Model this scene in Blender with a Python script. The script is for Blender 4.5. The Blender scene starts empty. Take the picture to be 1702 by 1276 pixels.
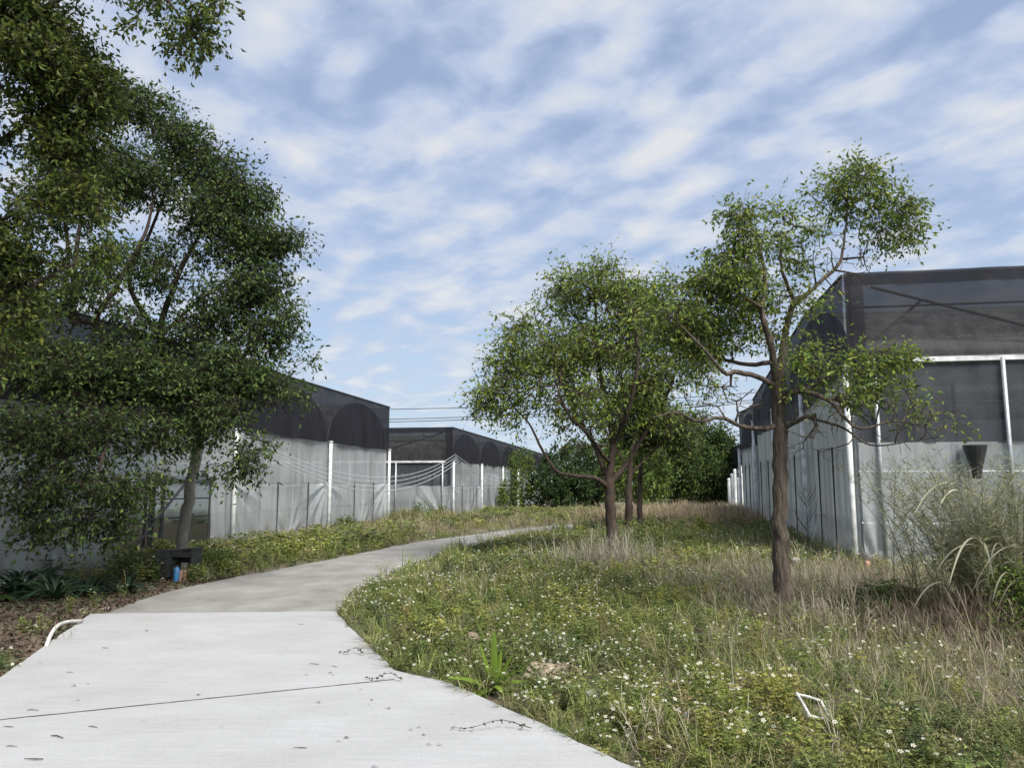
import bpy, math, random
import numpy as np
from mathutils import Vector
R = math.radians
rng = np.random.default_rng(7)
random.seed(7)
S = bpy.context.scene
COL = S.collection

# ------------------------------------------------------------------ camera
EYE = 1.6
FPX = 1279.0
PITCH = math.atan(167 / FPX)
cam_d = bpy.data.cameras.new('camera')
cam = bpy.data.objects.new('camera', cam_d)
COL.objects.link(cam)
cam_d.sensor_width = 36
cam_d.lens = 36 * FPX / 1702
cam_d.clip_end = 3000
cam.location = (0, 0, EYE)
cam.rotation_euler = (R(90) + PITCH, 0, 0)
S.camera = cam

# ------------------------------------------------------------------ sky
W = bpy.data.worlds.new('World')
S.world = W
W.use_nodes = True
nt = W.node_tree
nt.nodes.clear()
def N(nt, t, **k):
    n = nt.nodes.new(t)
    for a, b in k.items():
        setattr(n, a, b)
    return n
SUN_EL, SUN_AZ = R(50), R(146)      # azimuth measured from +Y towards +X
out = N(nt, 'ShaderNodeOutputWorld')
sky = N(nt, 'ShaderNodeTexSky', sky_type='NISHITA', sun_disc=False, sun_elevation=SUN_EL, sun_rotation=SUN_AZ)
sky.air_density = 1.0; sky.dust_density = 1.6; sky.ozone_density = 1.2
bg1 = N(nt, 'ShaderNodeBackground'); bg1.inputs[1].default_value = 0.09
nt.links.new(sky.outputs[0], bg1.inputs[0])
tc = N(nt, 'ShaderNodeTexCoord')
sp = N(nt, 'ShaderNodeSeparateXYZ'); nt.links.new(tc.outputs['Generated'], sp.inputs[0])
def M(nt, op, a, b=None, c=None):
    n = N(nt, 'ShaderNodeMath', operation=op)
    for i, v in enumerate((a, b, c)):
        if v is None: continue
        if isinstance(v, (int, float)): n.inputs[i].default_value = v
        else: nt.links.new(v, n.inputs[i])
    return n.outputs[0]
zz = M(nt, 'ADD', M(nt, 'MAXIMUM', sp.outputs[2], 0.0), 0.13)
u = M(nt, 'DIVIDE', sp.outputs[0], zz)
v = M(nt, 'DIVIDE', sp.outputs[1], zz)
cb = N(nt, 'ShaderNodeCombineXYZ'); nt.links.new(u, cb.inputs[0]); nt.links.new(v, cb.inputs[1])
rt0 = N(nt, 'ShaderNodeMapping'); nt.links.new(cb.outputs[0], rt0.inputs[0]); rt0.inputs['Rotation'].default_value = (0, 0, R(-32))
mp = N(nt, 'ShaderNodeMapping'); nt.links.new(rt0.outputs[0], mp.inputs[0])
mp.inputs['Scale'].default_value = (3.6, 2.5, 1)
mp.inputs['Location'].default_value = (3.7, 1.2, 0)
n1 = N(nt, 'ShaderNodeTexNoise'); nt.links.new(mp.outputs[0], n1.inputs[0])
n1.inputs['Scale'].default_value = 1.5; n1.inputs['Detail'].default_value = 5; n1.inputs['Roughness'].default_value = 0.5
n1.inputs['Distortion'].default_value = 0.25
n2 = N(nt, 'ShaderNodeTexNoise'); nt.links.new(cb.outputs[0], n2.inputs[0])
n2.inputs['Scale'].default_value = 0.7; n2.inputs['Detail'].default_value = 3
mp3 = N(nt, 'ShaderNodeMapping'); nt.links.new(rt0.outputs[0], mp3.inputs[0])
mp3.inputs['Scale'].default_value = (4.2, 5.2, 1)
n3 = N(nt, 'ShaderNodeTexNoise'); nt.links.new(mp3.outputs[0], n3.inputs[0])
n3.inputs['Scale'].default_value = 1.0; n3.inputs['Detail'].default_value = 5; n3.inputs['Roughness'].default_value = 0.55
dens = M(nt, 'ADD', M(nt, 'ADD', M(nt, 'MULTIPLY', n1.outputs[0], 0.62), M(nt, 'MULTIPLY', n2.outputs[0], 0.2)), M(nt, 'MULTIPLY', n3.outputs[0], 0.3))
wv = N(nt, 'ShaderNodeTexWave'); nt.links.new(rt0.outputs[0], wv.inputs[0]); wv.inputs['Scale'].default_value = 1.7; wv.inputs['Distortion'].default_value = 6.5; wv.inputs['Detail'].default_value = 2.0; wv.inputs['Detail Scale'].default_value = 0.9
dens = M(nt, 'ADD', dens, M(nt, 'MULTIPLY', M(nt, 'SUBTRACT', wv.outputs['Fac'], 0.5), 0.06))
horiz = M(nt, 'POWER', M(nt, 'SUBTRACT', 1.0, M(nt, 'MAXIMUM', sp.outputs[2], 0.0)), 7.0)
dens = M(nt, 'ADD', dens, M(nt, 'MULTIPLY', horiz, 0.03))
rm = N(nt, 'ShaderNodeMapRange'); nt.links.new(dens, rm.inputs[0])
rm.inputs[1].default_value = 0.43; rm.inputs[2].default_value = 0.60
rm.inputs[3].default_value = 0.5; rm.inputs[4].default_value = 0.97
rm.interpolation_type = 'SMOOTHSTEP'
cr = N(nt, 'ShaderNodeValToRGB'); nt.links.new(dens, cr.inputs[0])
e = cr.color_ramp.elements
e[0].position = 0.44; e[0].color = (0.30, 0.37, 0.51, 1)
e[1].position = 0.70; e[1].color = (0.50, 0.505, 0.53, 1)
q = e.new(0.55); q.color = (0.335, 0.395, 0.52, 1)
q = e.new(0.62); q.color = (0.405, 0.445, 0.525, 1)
bg2 = N(nt, 'ShaderNodeBackground'); nt.links.new(cr.outputs[0], bg2.inputs[0]); bg2.inputs[1].default_value = 0.88
bgh = N(nt, 'ShaderNodeBackground'); bgh.inputs[0].default_value = (0.37, 0.46, 0.54, 1); bgh.inputs[1].default_value = 0.95
mx = N(nt, 'ShaderNodeMixShader'); nt.links.new(rm.outputs[0], mx.inputs[0])
nt.links.new(bg1.outputs[0], mx.inputs[1]); nt.links.new(bg2.outputs[0], mx.inputs[2])
mh = N(nt, 'ShaderNodeMixShader'); nt.links.new(M(nt, 'MULTIPLY', horiz, 0.85), mh.inputs[0])
nt.links.new(mx.outputs[0], mh.inputs[1]); nt.links.new(bgh.outputs[0], mh.inputs[2])
nt.links.new(mh.outputs[0], out.inputs[0])

sd = bpy.data.lights.new('sun', 'SUN'); sd.energy = 4.0; sd.angle = R(34); sd.color = (1, 0.95, 0.87)
so = bpy.data.objects.new('sun', sd); COL.objects.link(so)
sdir = Vector((math.sin(SUN_AZ) * math.cos(SUN_EL), math.cos(SUN_AZ) * math.cos(SUN_EL), math.sin(SUN_EL)))
so.rotation_euler = (-sdir).to_track_quat('-Z', 'Y').to_euler()
so.location = sdir * 60
S.view_settings.view_transform = 'Standard'
S.view_settings.look = 'None'
S.view_settings.exposure = 0.82
S.view_settings.gamma = 1
S.cycles.max_bounces = 8
S.cycles.diffuse_bounces = 3
S.cycles.glossy_bounces = 2
S.cycles.transmission_bounces = 4
S.cycles.transparent_max_bounces = 12
S.cycles.caustics_reflective = False
S.cycles.caustics_refractive = False

# ------------------------------------------------------------------ helpers
cp, spi = math.cos(PITCH), math.sin(PITCH)
def ray(px, py):
    cx, cy = (px - 851) / FPX, (638 - py) / FPX
    return np.array([cx, cp - cy * spi, spi + cy * cp])
def P(px, py, Y):                    # photo pixel at distance Y
    d = ray(px, py); return d / d[1] * Y + np.array([0, 0, EYE])
def G(px, py, z=0.0):                # photo pixel on the plane z
    d = ray(px, py); return d * ((z - EYE) / d[2]) + np.array([0, 0, EYE])

def props(o, label=None, cat=None, group=None, kind=None):
    if label: o['label'] = label
    if cat: o['category'] = cat
    if group: o['group'] = group
    if kind: o['kind'] = kind
    return o
def empty(name, loc, label, cat, group=None):
    o = bpy.data.objects.new(name, None); COL.objects.link(o)
    o.location = loc; o.empty_display_size = 0.2
    return props(o, label, cat, group)

class MB:
    def __init__(s):
        s.v = []; s.f = []; s.c = []; s.n = 0
    def add(s, verts, *faces, col=None):
        verts = np.asarray(verts, float).reshape(-1, 3)
        for f in faces:
            f = np.asarray(f, np.int64)
            if f.size: s.f.append(f + s.n)
        s.v.append(verts)
        if col is not None:
            c = np.ones((len(verts), 4)); c[:, :3] = col; s.c.append(c)
        else:
            s.c.append(np.ones((len(verts), 4)))
        s.n += len(verts)
    def box(s, c, size, rz=0, col=None, rx=0, ry=0):
        hx, hy, hz = np.array(size) / 2
        v = np.array([[x, y, z] for x in (-hx, hx) for y in (-hy, hy) for z in (-hz, hz)])
        if rx: a = math.cos(rx); b = math.sin(rx); v = v @ np.array([[1, 0, 0], [0, a, b], [0, -b, a]])
        if ry: a = math.cos(ry); b = math.sin(ry); v = v @ np.array([[a, 0, -b], [0, 1, 0], [b, 0, a]])
        a = math.cos(rz); b = math.sin(rz); v = v @ np.array([[a, b, 0], [-b, a, 0], [0, 0, 1]])
        s.add(v + np.array(c), [[0, 1, 3, 2], [4, 6, 7, 5], [0, 4, 5, 1], [2, 3, 7, 6], [0, 2, 6, 4], [1, 5, 7, 3]], col=col)
    def tube(s, pts, rad, n=8, col=None, cap=True):
        pts = np.asarray(pts, float); k = len(pts)
        rad = np.broadcast_to(np.asarray(rad, float), (k,))
        t = np.gradient(pts, axis=0); t /= np.linalg.norm(t, axis=1)[:, None] + 1e-9
        up = np.array([0, 0, 1.0]) if abs(t[0][2]) < 0.9 else np.array([1.0, 0, 0])
        A = np.zeros((k, 3)); a = np.cross(t[0], up); a /= np.linalg.norm(a)
        for i in range(k):
            a = a - t[i] * a.dot(t[i]); a /= np.linalg.norm(a) + 1e-9; A[i] = a
        B = np.cross(t, A)
        th = np.arange(n) / n * 2 * math.pi
        v = pts[:, None] + rad[:, None, None] * (A[:, None] * np.cos(th)[None, :, None] + B[:, None] * np.sin(th)[None, :, None])
        i = np.arange(k - 1)[:, None] * n; j = np.arange(n)[None]; j2 = (j + 1) % n
        f = np.stack([i + j, i + j2, i + n + j2, i + n + j], -1).reshape(-1, 4)
        fs = [f]
        if cap: fs += [[list(range(n))[::-1]], [[(k - 1) * n + q for q in range(n)]]]
        s.add(v.reshape(-1, 3), *fs, col=col)
    def grid(s, V, col=None):        # V (a,b,3)
        a, b = V.shape[:2]
        i = np.arange(a - 1)[:, None] * b; j = np.arange(b - 1)[None]
        f = np.stack([i + j, i + j + 1, i + b + j + 1, i + b + j], -1).reshape(-1, 4)
        s.add(V.reshape(-1, 3), f, col=col)
    def build(s, name, mat, parent=None, smooth=False, org=None):
        V = np.concatenate(s.v)
        if parent is not None: V = V - np.array(parent.location)
        elif org is not None: V = V - np.array(org)
        me = bpy.data.meshes.new(name)
        me.vertices.add(len(V)); me.vertices.foreach_set('co', V.astype(np.float32).ravel())
        loops = np.concatenate([f.ravel() for f in s.f]).astype(np.int32)
        tot = np.concatenate([np.full(len(f), f.shape[1]) for f in s.f]).astype(np.int32)
        st = np.concatenate([[0], np.cumsum(tot)[:-1]]).astype(np.int32)
        me.loops.add(len(loops)); me.loops.foreach_set('vertex_index', loops)
        me.polygons.add(len(tot)); me.polygons.foreach_set('loop_start', st); me.polygons.foreach_set('loop_total', tot)
        me.polygons.foreach_set('use_smooth', np.full(len(tot), bool(smooth)))
        ca = me.color_attributes.new('Col', 'FLOAT_COLOR', 'POINT')
        ca.data.foreach_set('color', np.concatenate(s.c).astype(np.float32).ravel())
        me.update(calc_edges=True); me.validate()
        me.materials.append(mat)
        o = bpy.data.objects.new(name, me); COL.objects.link(o)
        if parent is not None: o.parent = parent
        elif org is not None: o.location = org
        return o

def mat(name, base=(.5, .5, .5), rough=.6, noise=0, nscale=5, bump=0, bscale=20, metal=0, spec=.5, attr=False, transl=0, alpha=None, stretch=None, detail=5):
    m = bpy.data.materials.new(name); m.use_nodes = True
    t = m.node_tree; b = t.nodes['Principled BSDF']; o = t.nodes['Material Output']
    b.inputs['Base Color'].default_value = (*base, 1); b.inputs['Roughness'].default_value = rough
    b.inputs['Metallic'].default_value = metal; b.inputs['Specular IOR Level'].default_value = spec
    tc = N(t, 'ShaderNodeTexCoord'); vec = tc.outputs['Object']
    if stretch:
        mpn = N(t, 'ShaderNodeMapping'); t.links.new(vec, mpn.inputs[0]); mpn.inputs['Scale'].default_value = stretch; vec = mpn.outputs[0]
    colr = None
    if attr:
        at = N(t, 'ShaderNodeAttribute', attribute_name='Col'); colr = at.outputs['Color']
    if noise:
        n = N(t, 'ShaderNodeTexNoise'); t.links.new(vec, n.inputs[0]); n.inputs['Scale'].default_value = nscale; n.inputs['Detail'].default_value = detail
        mr = N(t, 'ShaderNodeMapRange'); t.links.new(n.outputs[0], mr.inputs[0])
        mr.inputs[1].default_value = .3; mr.inputs[2].default_value = .7; mr.inputs[3].default_value = 1 - noise; mr.inputs[4].default_value = 1 + noise
        vm = N(t, 'ShaderNodeVectorMath', operation='SCALE'); t.links.new(mr.outputs[0], vm.inputs['Scale'])
        if colr: t.links.new(colr, vm.inputs[0])
        else: vm.inputs[0].default_value = base
        colr = vm.outputs[0]
    if colr: t.links.new(colr, b.inputs['Base Color'])
    if bump:
        n = N(t, 'ShaderNodeTexNoise'); t.links.new(vec, n.inputs[0]); n.inputs['Scale'].default_value = bscale; n.inputs['Detail'].default_value = 6
        bp = N(t, 'ShaderNodeBump'); bp.inputs['Strength'].default_value = bump; bp.inputs['Distance'].default_value = .02
        t.links.new(n.outputs[0], bp.inputs['Height']); t.links.new(bp.outputs[0], b.inputs['Normal'])
    sh = b.outputs[0]
    if transl:
        tr = N(t, 'ShaderNodeBsdfTranslucent')
        if colr: t.links.new(colr, tr.inputs[0])
        else: tr.inputs[0].default_value = (*base, 1)
        ms = N(t, 'ShaderNodeMixShader'); ms.inputs[0].default_value = transl
        t.links.new(sh, ms.inputs[1]); t.links.new(tr.outputs[0], ms.inputs[2]); sh = ms.outputs[0]
    if alpha is not None:
        tr = N(t, 'ShaderNodeBsdfTransparent'); ms = N(t, 'ShaderNodeMixShader'); ms.inputs[0].default_value = alpha
        t.links.new(tr.outputs[0], ms.inputs[1]); t.links.new(sh, ms.inputs[2]); sh = ms.outputs[0]
    t.links.new(sh, o.inputs['Surface'])
    return m

MT = dict(
    leaf=mat('foliage', attr=True, rough=.5, spec=.3, transl=.48),
    weed=mat('weed_leaves', attr=True, rough=.6, spec=.2, transl=.3),
    petal=mat('petals', attr=True, rough=.7, transl=.25),
    bark=mat('bark', (.085, .070, .056), .9, noise=.6, nscale=26, bump=1.6, bscale=42, stretch=(1, 1, .16), spec=.2),
    barkd=mat('dark_bark', (.055, .042, .034), .9, noise=.4, nscale=14, bump=.8, bscale=30, stretch=(1, 1, .3), spec=.2),
    barkp=mat('pale_bark', (.27, .25, .22), .8, noise=.25, nscale=8, bump=.4, bscale=20, spec=.3),
    white=mat('white_paint', (.58, .60, .60), .5, noise=.3, nscale=5),
    grey=mat('galvanised_steel', (.36, .38, .40), .45, noise=.2, nscale=9, metal=.4),
    dark=mat('dark_metal', (.03, .032, .035), .6, noise=.3, nscale=6),
    cable=mat('pale_cable', (.42, .44, .46), .5),
    cabled=mat('black_cable', (.05, .055, .06), .6),
    black=mat('black_plastic', (.028, .03, .032), .45, noise=.4, nscale=6),
    blue=mat('blue_plastic', (.03, .15, .33), .5, noise=.2, nscale=8),
    brick=mat('pinkish_block', (.33, .20, .15), .85, noise=.25, nscale=20),
    rock=mat('crumbly_soil', (.24, .195, .14), .95, noise=.35, nscale=16, bump=1, bscale=40),
    rockw=mat('pale_stone', (.34, .33, .30), .9, noise=.25, nscale=16, bump=.7, bscale=40),
    ball=mat('peach_stone', (.55, .30, .20), .7, noise=.2, nscale=20),
    pipe=mat('white_plastic', (.52, .52, .49), .5, noise=.3, nscale=18),
)

def film(name, tint, tr, trans=.5, dirt=.25):
    m = bpy.data.materials.new(name); m.use_nodes = True; t = m.node_tree
    b = t.nodes['Principled BSDF']; o = t.nodes['Material Output']
    b.inputs['Roughness'].default_value = .2; b.inputs['Specular IOR Level'].default_value = .9
    tc = N(t, 'ShaderNodeTexCoord')
    mpn = N(t, 'ShaderNodeMapping'); t.links.new(tc.outputs['Object'], mpn.inputs[0]); mpn.inputs['Scale'].default_value = (1.6, 1.6, .22)
    n = N(t, 'ShaderNodeTexNoise'); t.links.new(mpn.outputs[0], n.inputs[0]); n.inputs['Scale'].default_value = 2.2; n.inputs['Detail'].default_value = 7; n.inputs['Roughness'].default_value = .65
    mr = N(t, 'ShaderNodeMapRange'); t.links.new(n.outputs[0], mr.inputs[0]); mr.inputs[1].default_value = .32; mr.inputs[2].default_value = .68; mr.inputs[3].default_value = 1 - dirt; mr.inputs[4].default_value = 1 + dirt * .5
    vm = N(t, 'ShaderNodeVectorMath', operation='SCALE'); vm.inputs[0].default_value = tint; t.links.new(mr.outputs[0], vm.inputs['Scale'])
    gp = N(t, 'ShaderNodeNewGeometry'); sx = N(t, 'ShaderNodeSeparateXYZ'); t.links.new(gp.outputs['Position'], sx.inputs[0])
    n4 = N(t, 'ShaderNodeTexNoise'); t.links.new(tc.outputs['Object'], n4.inputs[0]); n4.inputs['Scale'].default_value = 2.5; n4.inputs['Detail'].default_value = 6
    hz = M(t, 'ADD', sx.outputs[2], M(t, 'MULTIPLY', M(t, 'SUBTRACT', n4.outputs[0], .5), 1.4))
    mm = N(t, 'ShaderNodeMapRange'); t.links.new(hz, mm.inputs[0]); mm.inputs[1].default_value = .55; mm.inputs[2].default_value = 0.0; mm.inputs[3].default_value = 0; mm.inputs[4].default_value = .55
    mc = N(t, 'ShaderNodeMix', data_type='RGBA'); t.links.new(mm.outputs[0], mc.inputs[0]); t.links.new(vm.outputs[0], mc.inputs[6]); mc.inputs[7].default_value = (.20, .19, .14, 1); vm = mc
    t.links.new(vm.outputs[2], b.inputs['Base Color'])
    mp2 = N(t, 'ShaderNodeMapping'); t.links.new(tc.outputs['Object'], mp2.inputs[0]); mp2.inputs['Scale'].default_value = (4, 4, .35)
    n2 = N(t, 'ShaderNodeTexNoise'); t.links.new(mp2.outputs[0], n2.inputs[0]); n2.inputs['Scale'].default_value = 3; n2.inputs['Detail'].default_value = 5
    bp = N(t, 'ShaderNodeBump'); bp.inputs['Strength'].default_value = .18; bp.inputs['Distance'].default_value = .03
    t.links.new(n2.outputs[0], bp.inputs['Height']); t.links.new(bp.outputs[0], b.inputs['Normal'])
    tl = N(t, 'ShaderNodeBsdfTranslucent'); t.links.new(vm.outputs[2], tl.inputs[0])
    m1 = N(t, 'ShaderNodeMixShader'); m1.inputs[0].default_value = trans
    t.links.new(b.outputs[0], m1.inputs[1]); t.links.new(tl.outputs[0], m1.inputs[2])
    tp = N(t, 'ShaderNodeBsdfTransparent'); tp.inputs[0].default_value = (.95, .97, .97, 1)
    m2 = N(t, 'ShaderNodeMixShader'); m2.inputs[0].default_value = tr
    t.links.new(m1.outputs[0], m2.inputs[1]); t.links.new(tp.outputs[0], m2.inputs[2])
    t.links.new(m2.outputs[0], o.inputs['Surface'])
    return m
MT['film'] = film('milky_film', (.76, .80, .82), .36, dirt=.16)
MT['filmb'] = film('clear_film', (.70, .75, .77), .55, dirt=.2)
MT['gable'] = film('shaded_gable_film', (.05, .05, .055), .08)  # shade under the net put into the film's dark colour
MT['rooff'] = film('dirty_roof_film', (.48, .47, .43), .38, dirt=.85)
def netm(name, base, tr):
    m = mat(name, base, .75, noise=.3, nscale=3, alpha=1 - tr, spec=.15, stretch=(1, 1, .3))
    return m
MT['net'] = netm('black_shade_net', (.018, .018, .024), .20)
MT['net2'] = netm('grey_insect_net', (.05, .055, .065), .22)
MT['nett'] = netm('thin_shade_net', (.022, .022, .027), .30)

def inside(poly, x, y):
    poly = np.asarray(poly); r = np.zeros(np.shape(x), bool); j = len(poly) - 1
    for i in range(len(poly)):
        xi, yi = poly[i][:2]; xj, yj = poly[j][:2]
        c = ((yi > y) != (yj > y)) & (x < (xj - xi) * (y - yi) / ((yj - yi) + 1e-12) + xi)
        r ^= c; j = i
    return r
def segdist(poly, x, y):
    poly = np.asarray(poly)[:, :2]; d = np.full(np.shape(x), 1e9)
    for i in range(len(poly)):
        a, b = poly[i - 1], poly[i]; ab = b - a
        t = np.clip(((x - a[0]) * ab[0] + (y - a[1]) * ab[1]) / (ab @ ab + 1e-9), 0, 1)
        d = np.minimum(d, np.hypot(x - a[0] - t * ab[0], y - a[1] - t * ab[1]))
    return d
def catmull(p, n=8):
    p = np.asarray(p, float); q = np.vstack([2 * p[0] - p[1], p, 2 * p[-1] - p[-2]]); o = []
    for i in range(1, len(q) - 2):
        for t in np.arange(n) / n:
            o.append(.5 * ((2 * q[i]) + (-q[i - 1] + q[i + 1]) * t + (2 * q[i - 1] - 5 * q[i] + 4 * q[i + 1] - q[i + 2]) * t * t + (-q[i - 1] + 3 * q[i] - 3 * q[i + 1] + q[i + 2]) * t ** 3))
    o.append(p[-1]); return np.array(o)
# cheap smooth noise on the plane
_ph = rng.uniform(0, 6.28, (24, 2)); _fr = rng.normal(0, 1, (24, 2))
def pn(x, y, s=1.0, k=0):
    r = 0
    for i in range(8):
        j = (i + k * 5) % 24
        r = r + np.sin((x * _fr[j, 0] + y * _fr[j, 1]) * s * (1 + i * .35) + _ph[j, 0]) / (1 + i * .35)
    return r / 3.0

# ------------------------------------------------------------------ road and ground
NEW = np.array([G(150, 1024), G(555, 1020), G(600, 1065), G(655, 1120), G(745, 1141), G(900, 1210), G(1030, 1276), (2.2, 2.6, 0), (3.4, -1, 0), (3.6, -5, 0), (-4.2, -5, 0), (-4.2, 2, 0), G(-60, 1172), G(0, 1132), G(75, 1078)])[:, :2]
lft = catmull([G(150, 1030)[:2], G(245, 993)[:2], G(345, 968)[:2], G(480, 942)[:2], G(590, 921)[:2], G(690, 901)[:2], G(780, 889)[:2], G(850, 880)[:2], G(930, 872)[:2], G(990, 867)[:2] + np.array([0.3, 0]), (6.5, 48.), (9.0, 62.), (15, 85.)], 6)
rgt = catmull([G(556, 1022)[:2], G(590, 985)[:2], G(640, 955)[:2], G(700, 933)[:2], G(765, 912)[:2], G(830, 896)[:2], G(885, 884)[:2], G(940, 877)[:2], (4.2, 34.5), (6.2, 39.), (9.4, 48.), (12, 62.), (18, 85.)], 6)
OLD = np.vstack([lft, rgt[::-1]])
def on_road(x, y): return inside(NEW, x, y) | inside(OLD, x, y)
ax = R(9.85)
D = np.array([math.sin(ax), math.cos(ax), 0.0]); Rt = np.array([math.cos(ax), -math.sin(ax), 0.0])
def rect(c, dl, rl): c = np.array(c); return np.array([c, c + D[:2] * dl, c + D[:2] * dl + Rt[:2] * rl, c + Rt[:2] * rl])
L1c = np.array([-8.75, 7.6, 0.]); L1c = np.array([-4.9, 30, 0]) - D * (5.6 / math.cos(ax)) * 4
BAY = 5.69
R1c = np.array([6.45, 14.4, 0.]); L2c = np.array([-2.77, 35.0, 0.])
BLD = [rect(L1c[:2], BAY * 4, -17), rect(L2c[:2], 42, -17), rect(R1c[:2], 13.2, 14)]
def ground_z(x, y):
    d = np.minimum(segdist(NEW, x, y), segdist(OLD, x, y)); inn = on_road(x, y)
    w = np.clip(d / .7, 0, 1)
    z = (.03 + .035 * pn(x, y, 1.3) + .06 * pn(x, y, .35, 2)) * w * (y < 120) - .015
    z = z + .10 * np.clip((x - 1.5) / 2, 0, 1) * np.clip((y - 8) / 4, 0, 1) * np.clip((60 - y) / 20, 0, 1) * w
    z = np.where(inn, -.06, z)
    return z
def axis(lo, hi, fl, fh, st):
    a = list(np.arange(fl, fh, st)); s = st
    x = fh
    while x < hi: a.append(x); s *= 1.25; x += s
    s = st; x = fl - st
    while x > lo: a.insert(0, x); s *= 1.25; x -= s
    return np.array([lo] + a + [hi])
gx = axis(-1500, 1500, -12, 16, .22); gy = axis(-1500, 1500, -4, 45, .22)
GX, GY = np.meshgrid(gx, gy, indexing='ij')
gm = MB(); gm.grid(np.stack([GX, GY, ground_z(GX, GY)], -1)[:, ::-1])
soil = mat('weedy_soil', (.085, .075, .045), .95, noise=.5, nscale=1.6, bump=.8, bscale=12)
t = soil.node_tree   # green and brown patches in the soil
b = t.nodes['Principled BSDF']; tcn = N(t, 'ShaderNodeTexCoord')
nn = N(t, 'ShaderNodeTexNoise'); t.links.new(tcn.outputs['Object'], nn.inputs[0]); nn.inputs['Scale'].default_value = .9; nn.inputs['Detail'].default_value = 8
rr = N(t, 'ShaderNodeValToRGB'); t.links.new(nn.outputs[0], rr.inputs[0])
rr.color_ramp.elements[0].position = .38; rr.color_ramp.elements[0].color = (.11, .085, .06, 1)
rr.color_ramp.elements[1].position = .62; rr.color_ramp.elements[1].color = (.09, .11, .045, 1)
q = rr.color_ramp.elements.new(.5); q.color = (.12, .10, .065, 1)
t.links.new(rr.outputs[0], b.inputs['Base Color'])
props(gm.build('ground', soil, smooth=True), kind='structure')

def concrete(name, base, stains, scol, scale, stretch=(1, 1, 1), speck=.04):
    m = bpy.data.materials.new(name); m.use_nodes = True; t = m.node_tree; b = t.nodes['Principled BSDF']
    tc = N(t, 'ShaderNodeTexCoord'); mpn = N(t, 'ShaderNodeMapping'); t.links.new(tc.outputs['Object'], mpn.inputs[0]); mpn.inputs['Scale'].default_value = stretch
    n = N(t, 'ShaderNodeTexNoise'); t.links.new(mpn.outputs[0], n.inputs[0]); n.inputs['Scale'].default_value = scale; n.inputs['Detail'].default_value = 9; n.inputs['Roughness'].default_value = .62
    r = N(t, 'ShaderNodeValToRGB'); t.links.new(n.outputs[0], r.inputs[0])
    r.color_ramp.elements[0].position = .5 - stains; r.color_ramp.elements[0].color = (*scol, 1)
    r.color_ramp.elements[1].position = .5 + stains; r.color_ramp.elements[1].color = (*base, 1)
    n2 = N(t, 'ShaderNodeTexNoise'); t.links.new(tc.outputs['Object'], n2.inputs[0]); n2.inputs['Scale'].default_value = 70; n2.inputs['Detail'].default_value = 4
    mr = N(t, 'ShaderNodeMapRange'); t.links.new(n2.outputs[0], mr.inputs[0]); mr.inputs[1].default_value = .3; mr.inputs[2].default_value = .7; mr.inputs[3].default_value = 1 - speck * 2; mr.inputs[4].default_value = 1 + speck
    vm = N(t, 'ShaderNodeVectorMath', operation='SCALE'); t.links.new(r.outputs[0], vm.inputs[0]); t.links.new(mr.outputs[0], vm.inputs['Scale'])
    t.links.new(vm.outputs[0], b.inputs['Base Color']); b.inputs['Roughness'].default_value = .8; b.inputs['Specular IOR Level'].default_value = .3
    mpb = N(t, 'ShaderNodeMapping'); t.links.new(tc.outputs['Object'], mpb.inputs[0]); mpb.inputs['Rotation'].default_value = (0, 0, .05); mpb.inputs['Scale'].default_value = (1.2, 26, 1)
    n5 = N(t, 'ShaderNodeTexNoise'); t.links.new(mpb.outputs[0], n5.inputs[0]); n5.inputs['Scale'].default_value = 1.5; n5.inputs['Detail'].default_value = 5
    m5 = N(t, 'ShaderNodeMapRange'); t.links.new(n5.outputs[0], m5.inputs[0]); m5.inputs[1].default_value = .3; m5.inputs[2].default_value = .7; m5.inputs[3].default_value = .93; m5.inputs[4].default_value = 1.04
    n6 = N(t, 'ShaderNodeTexNoise'); t.links.new(tc.outputs['Object'], n6.inputs[0]); n6.inputs['Scale'].default_value = 5.5; n6.inputs['Detail'].default_value = 9; n6.inputs['Roughness'].default_value = .75
    m6 = N(t, 'ShaderNodeMapRange'); t.links.new(n6.outputs[0], m6.inputs[0]); m6.inputs[1].default_value = .62; m6.inputs[2].default_value = .74; m6.inputs[3].default_value = 1; m6.inputs[4].default_value = .72
    v2 = N(t, 'ShaderNodeVectorMath', operation='SCALE'); t.links.new(vm.outputs[0], v2.inputs[0]); t.links.new(M(t, 'MULTIPLY', m5.outputs[0], m6.outputs[0]), v2.inputs['Scale']); t.links.new(v2.outputs[0], b.inputs['Base Color'])
    bp = N(t, 'ShaderNodeBump'); bp.inputs['Strength'].default_value = .25; bp.inputs['Distance'].default_value = .01
    t.links.new(n2.outputs[0], bp.inputs['Height']); t.links.new(bp.outputs[0], b.inputs['Normal'])
    return m
cnew = concrete('new_concrete', (.375, .38, .385), .20, (.315, .318, .318), 1.1, (1, 1.4, 1), .04)
cold = concrete('old_concrete', (.30, .295, .28), .20, (.175, .168, .152), 1.5, (1.1, .8, 1), .12)
def slab(name, poly, z0, z1, m):
    mb = MB(); n = len(poly); v = [(x, y, z1) for x, y in poly] + [(x, y, z0) for x, y in poly]
    mb.add(v, [list(range(n))][0:1], [[i, n + i, n + (i + 1) % n, (i + 1) % n] for i in range(n)])
    o = mb.build(name, m)
    return props(o, kind='structure')
def rough_edge(poly, step=.18, amp=.015, keep=None):
    o = []; n = len(poly)
    for i in range(n):
        a, b = np.array(poly[i]), np.array(poly[(i + 1) % n]); L = np.linalg.norm(b - a); k = max(1, int(L / step))
        for j in range(k): o.append(a + (b - a) * j / k + (rng.normal(0, amp, 2) if 0 < j else 0))
    return np.array(o)
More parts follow.
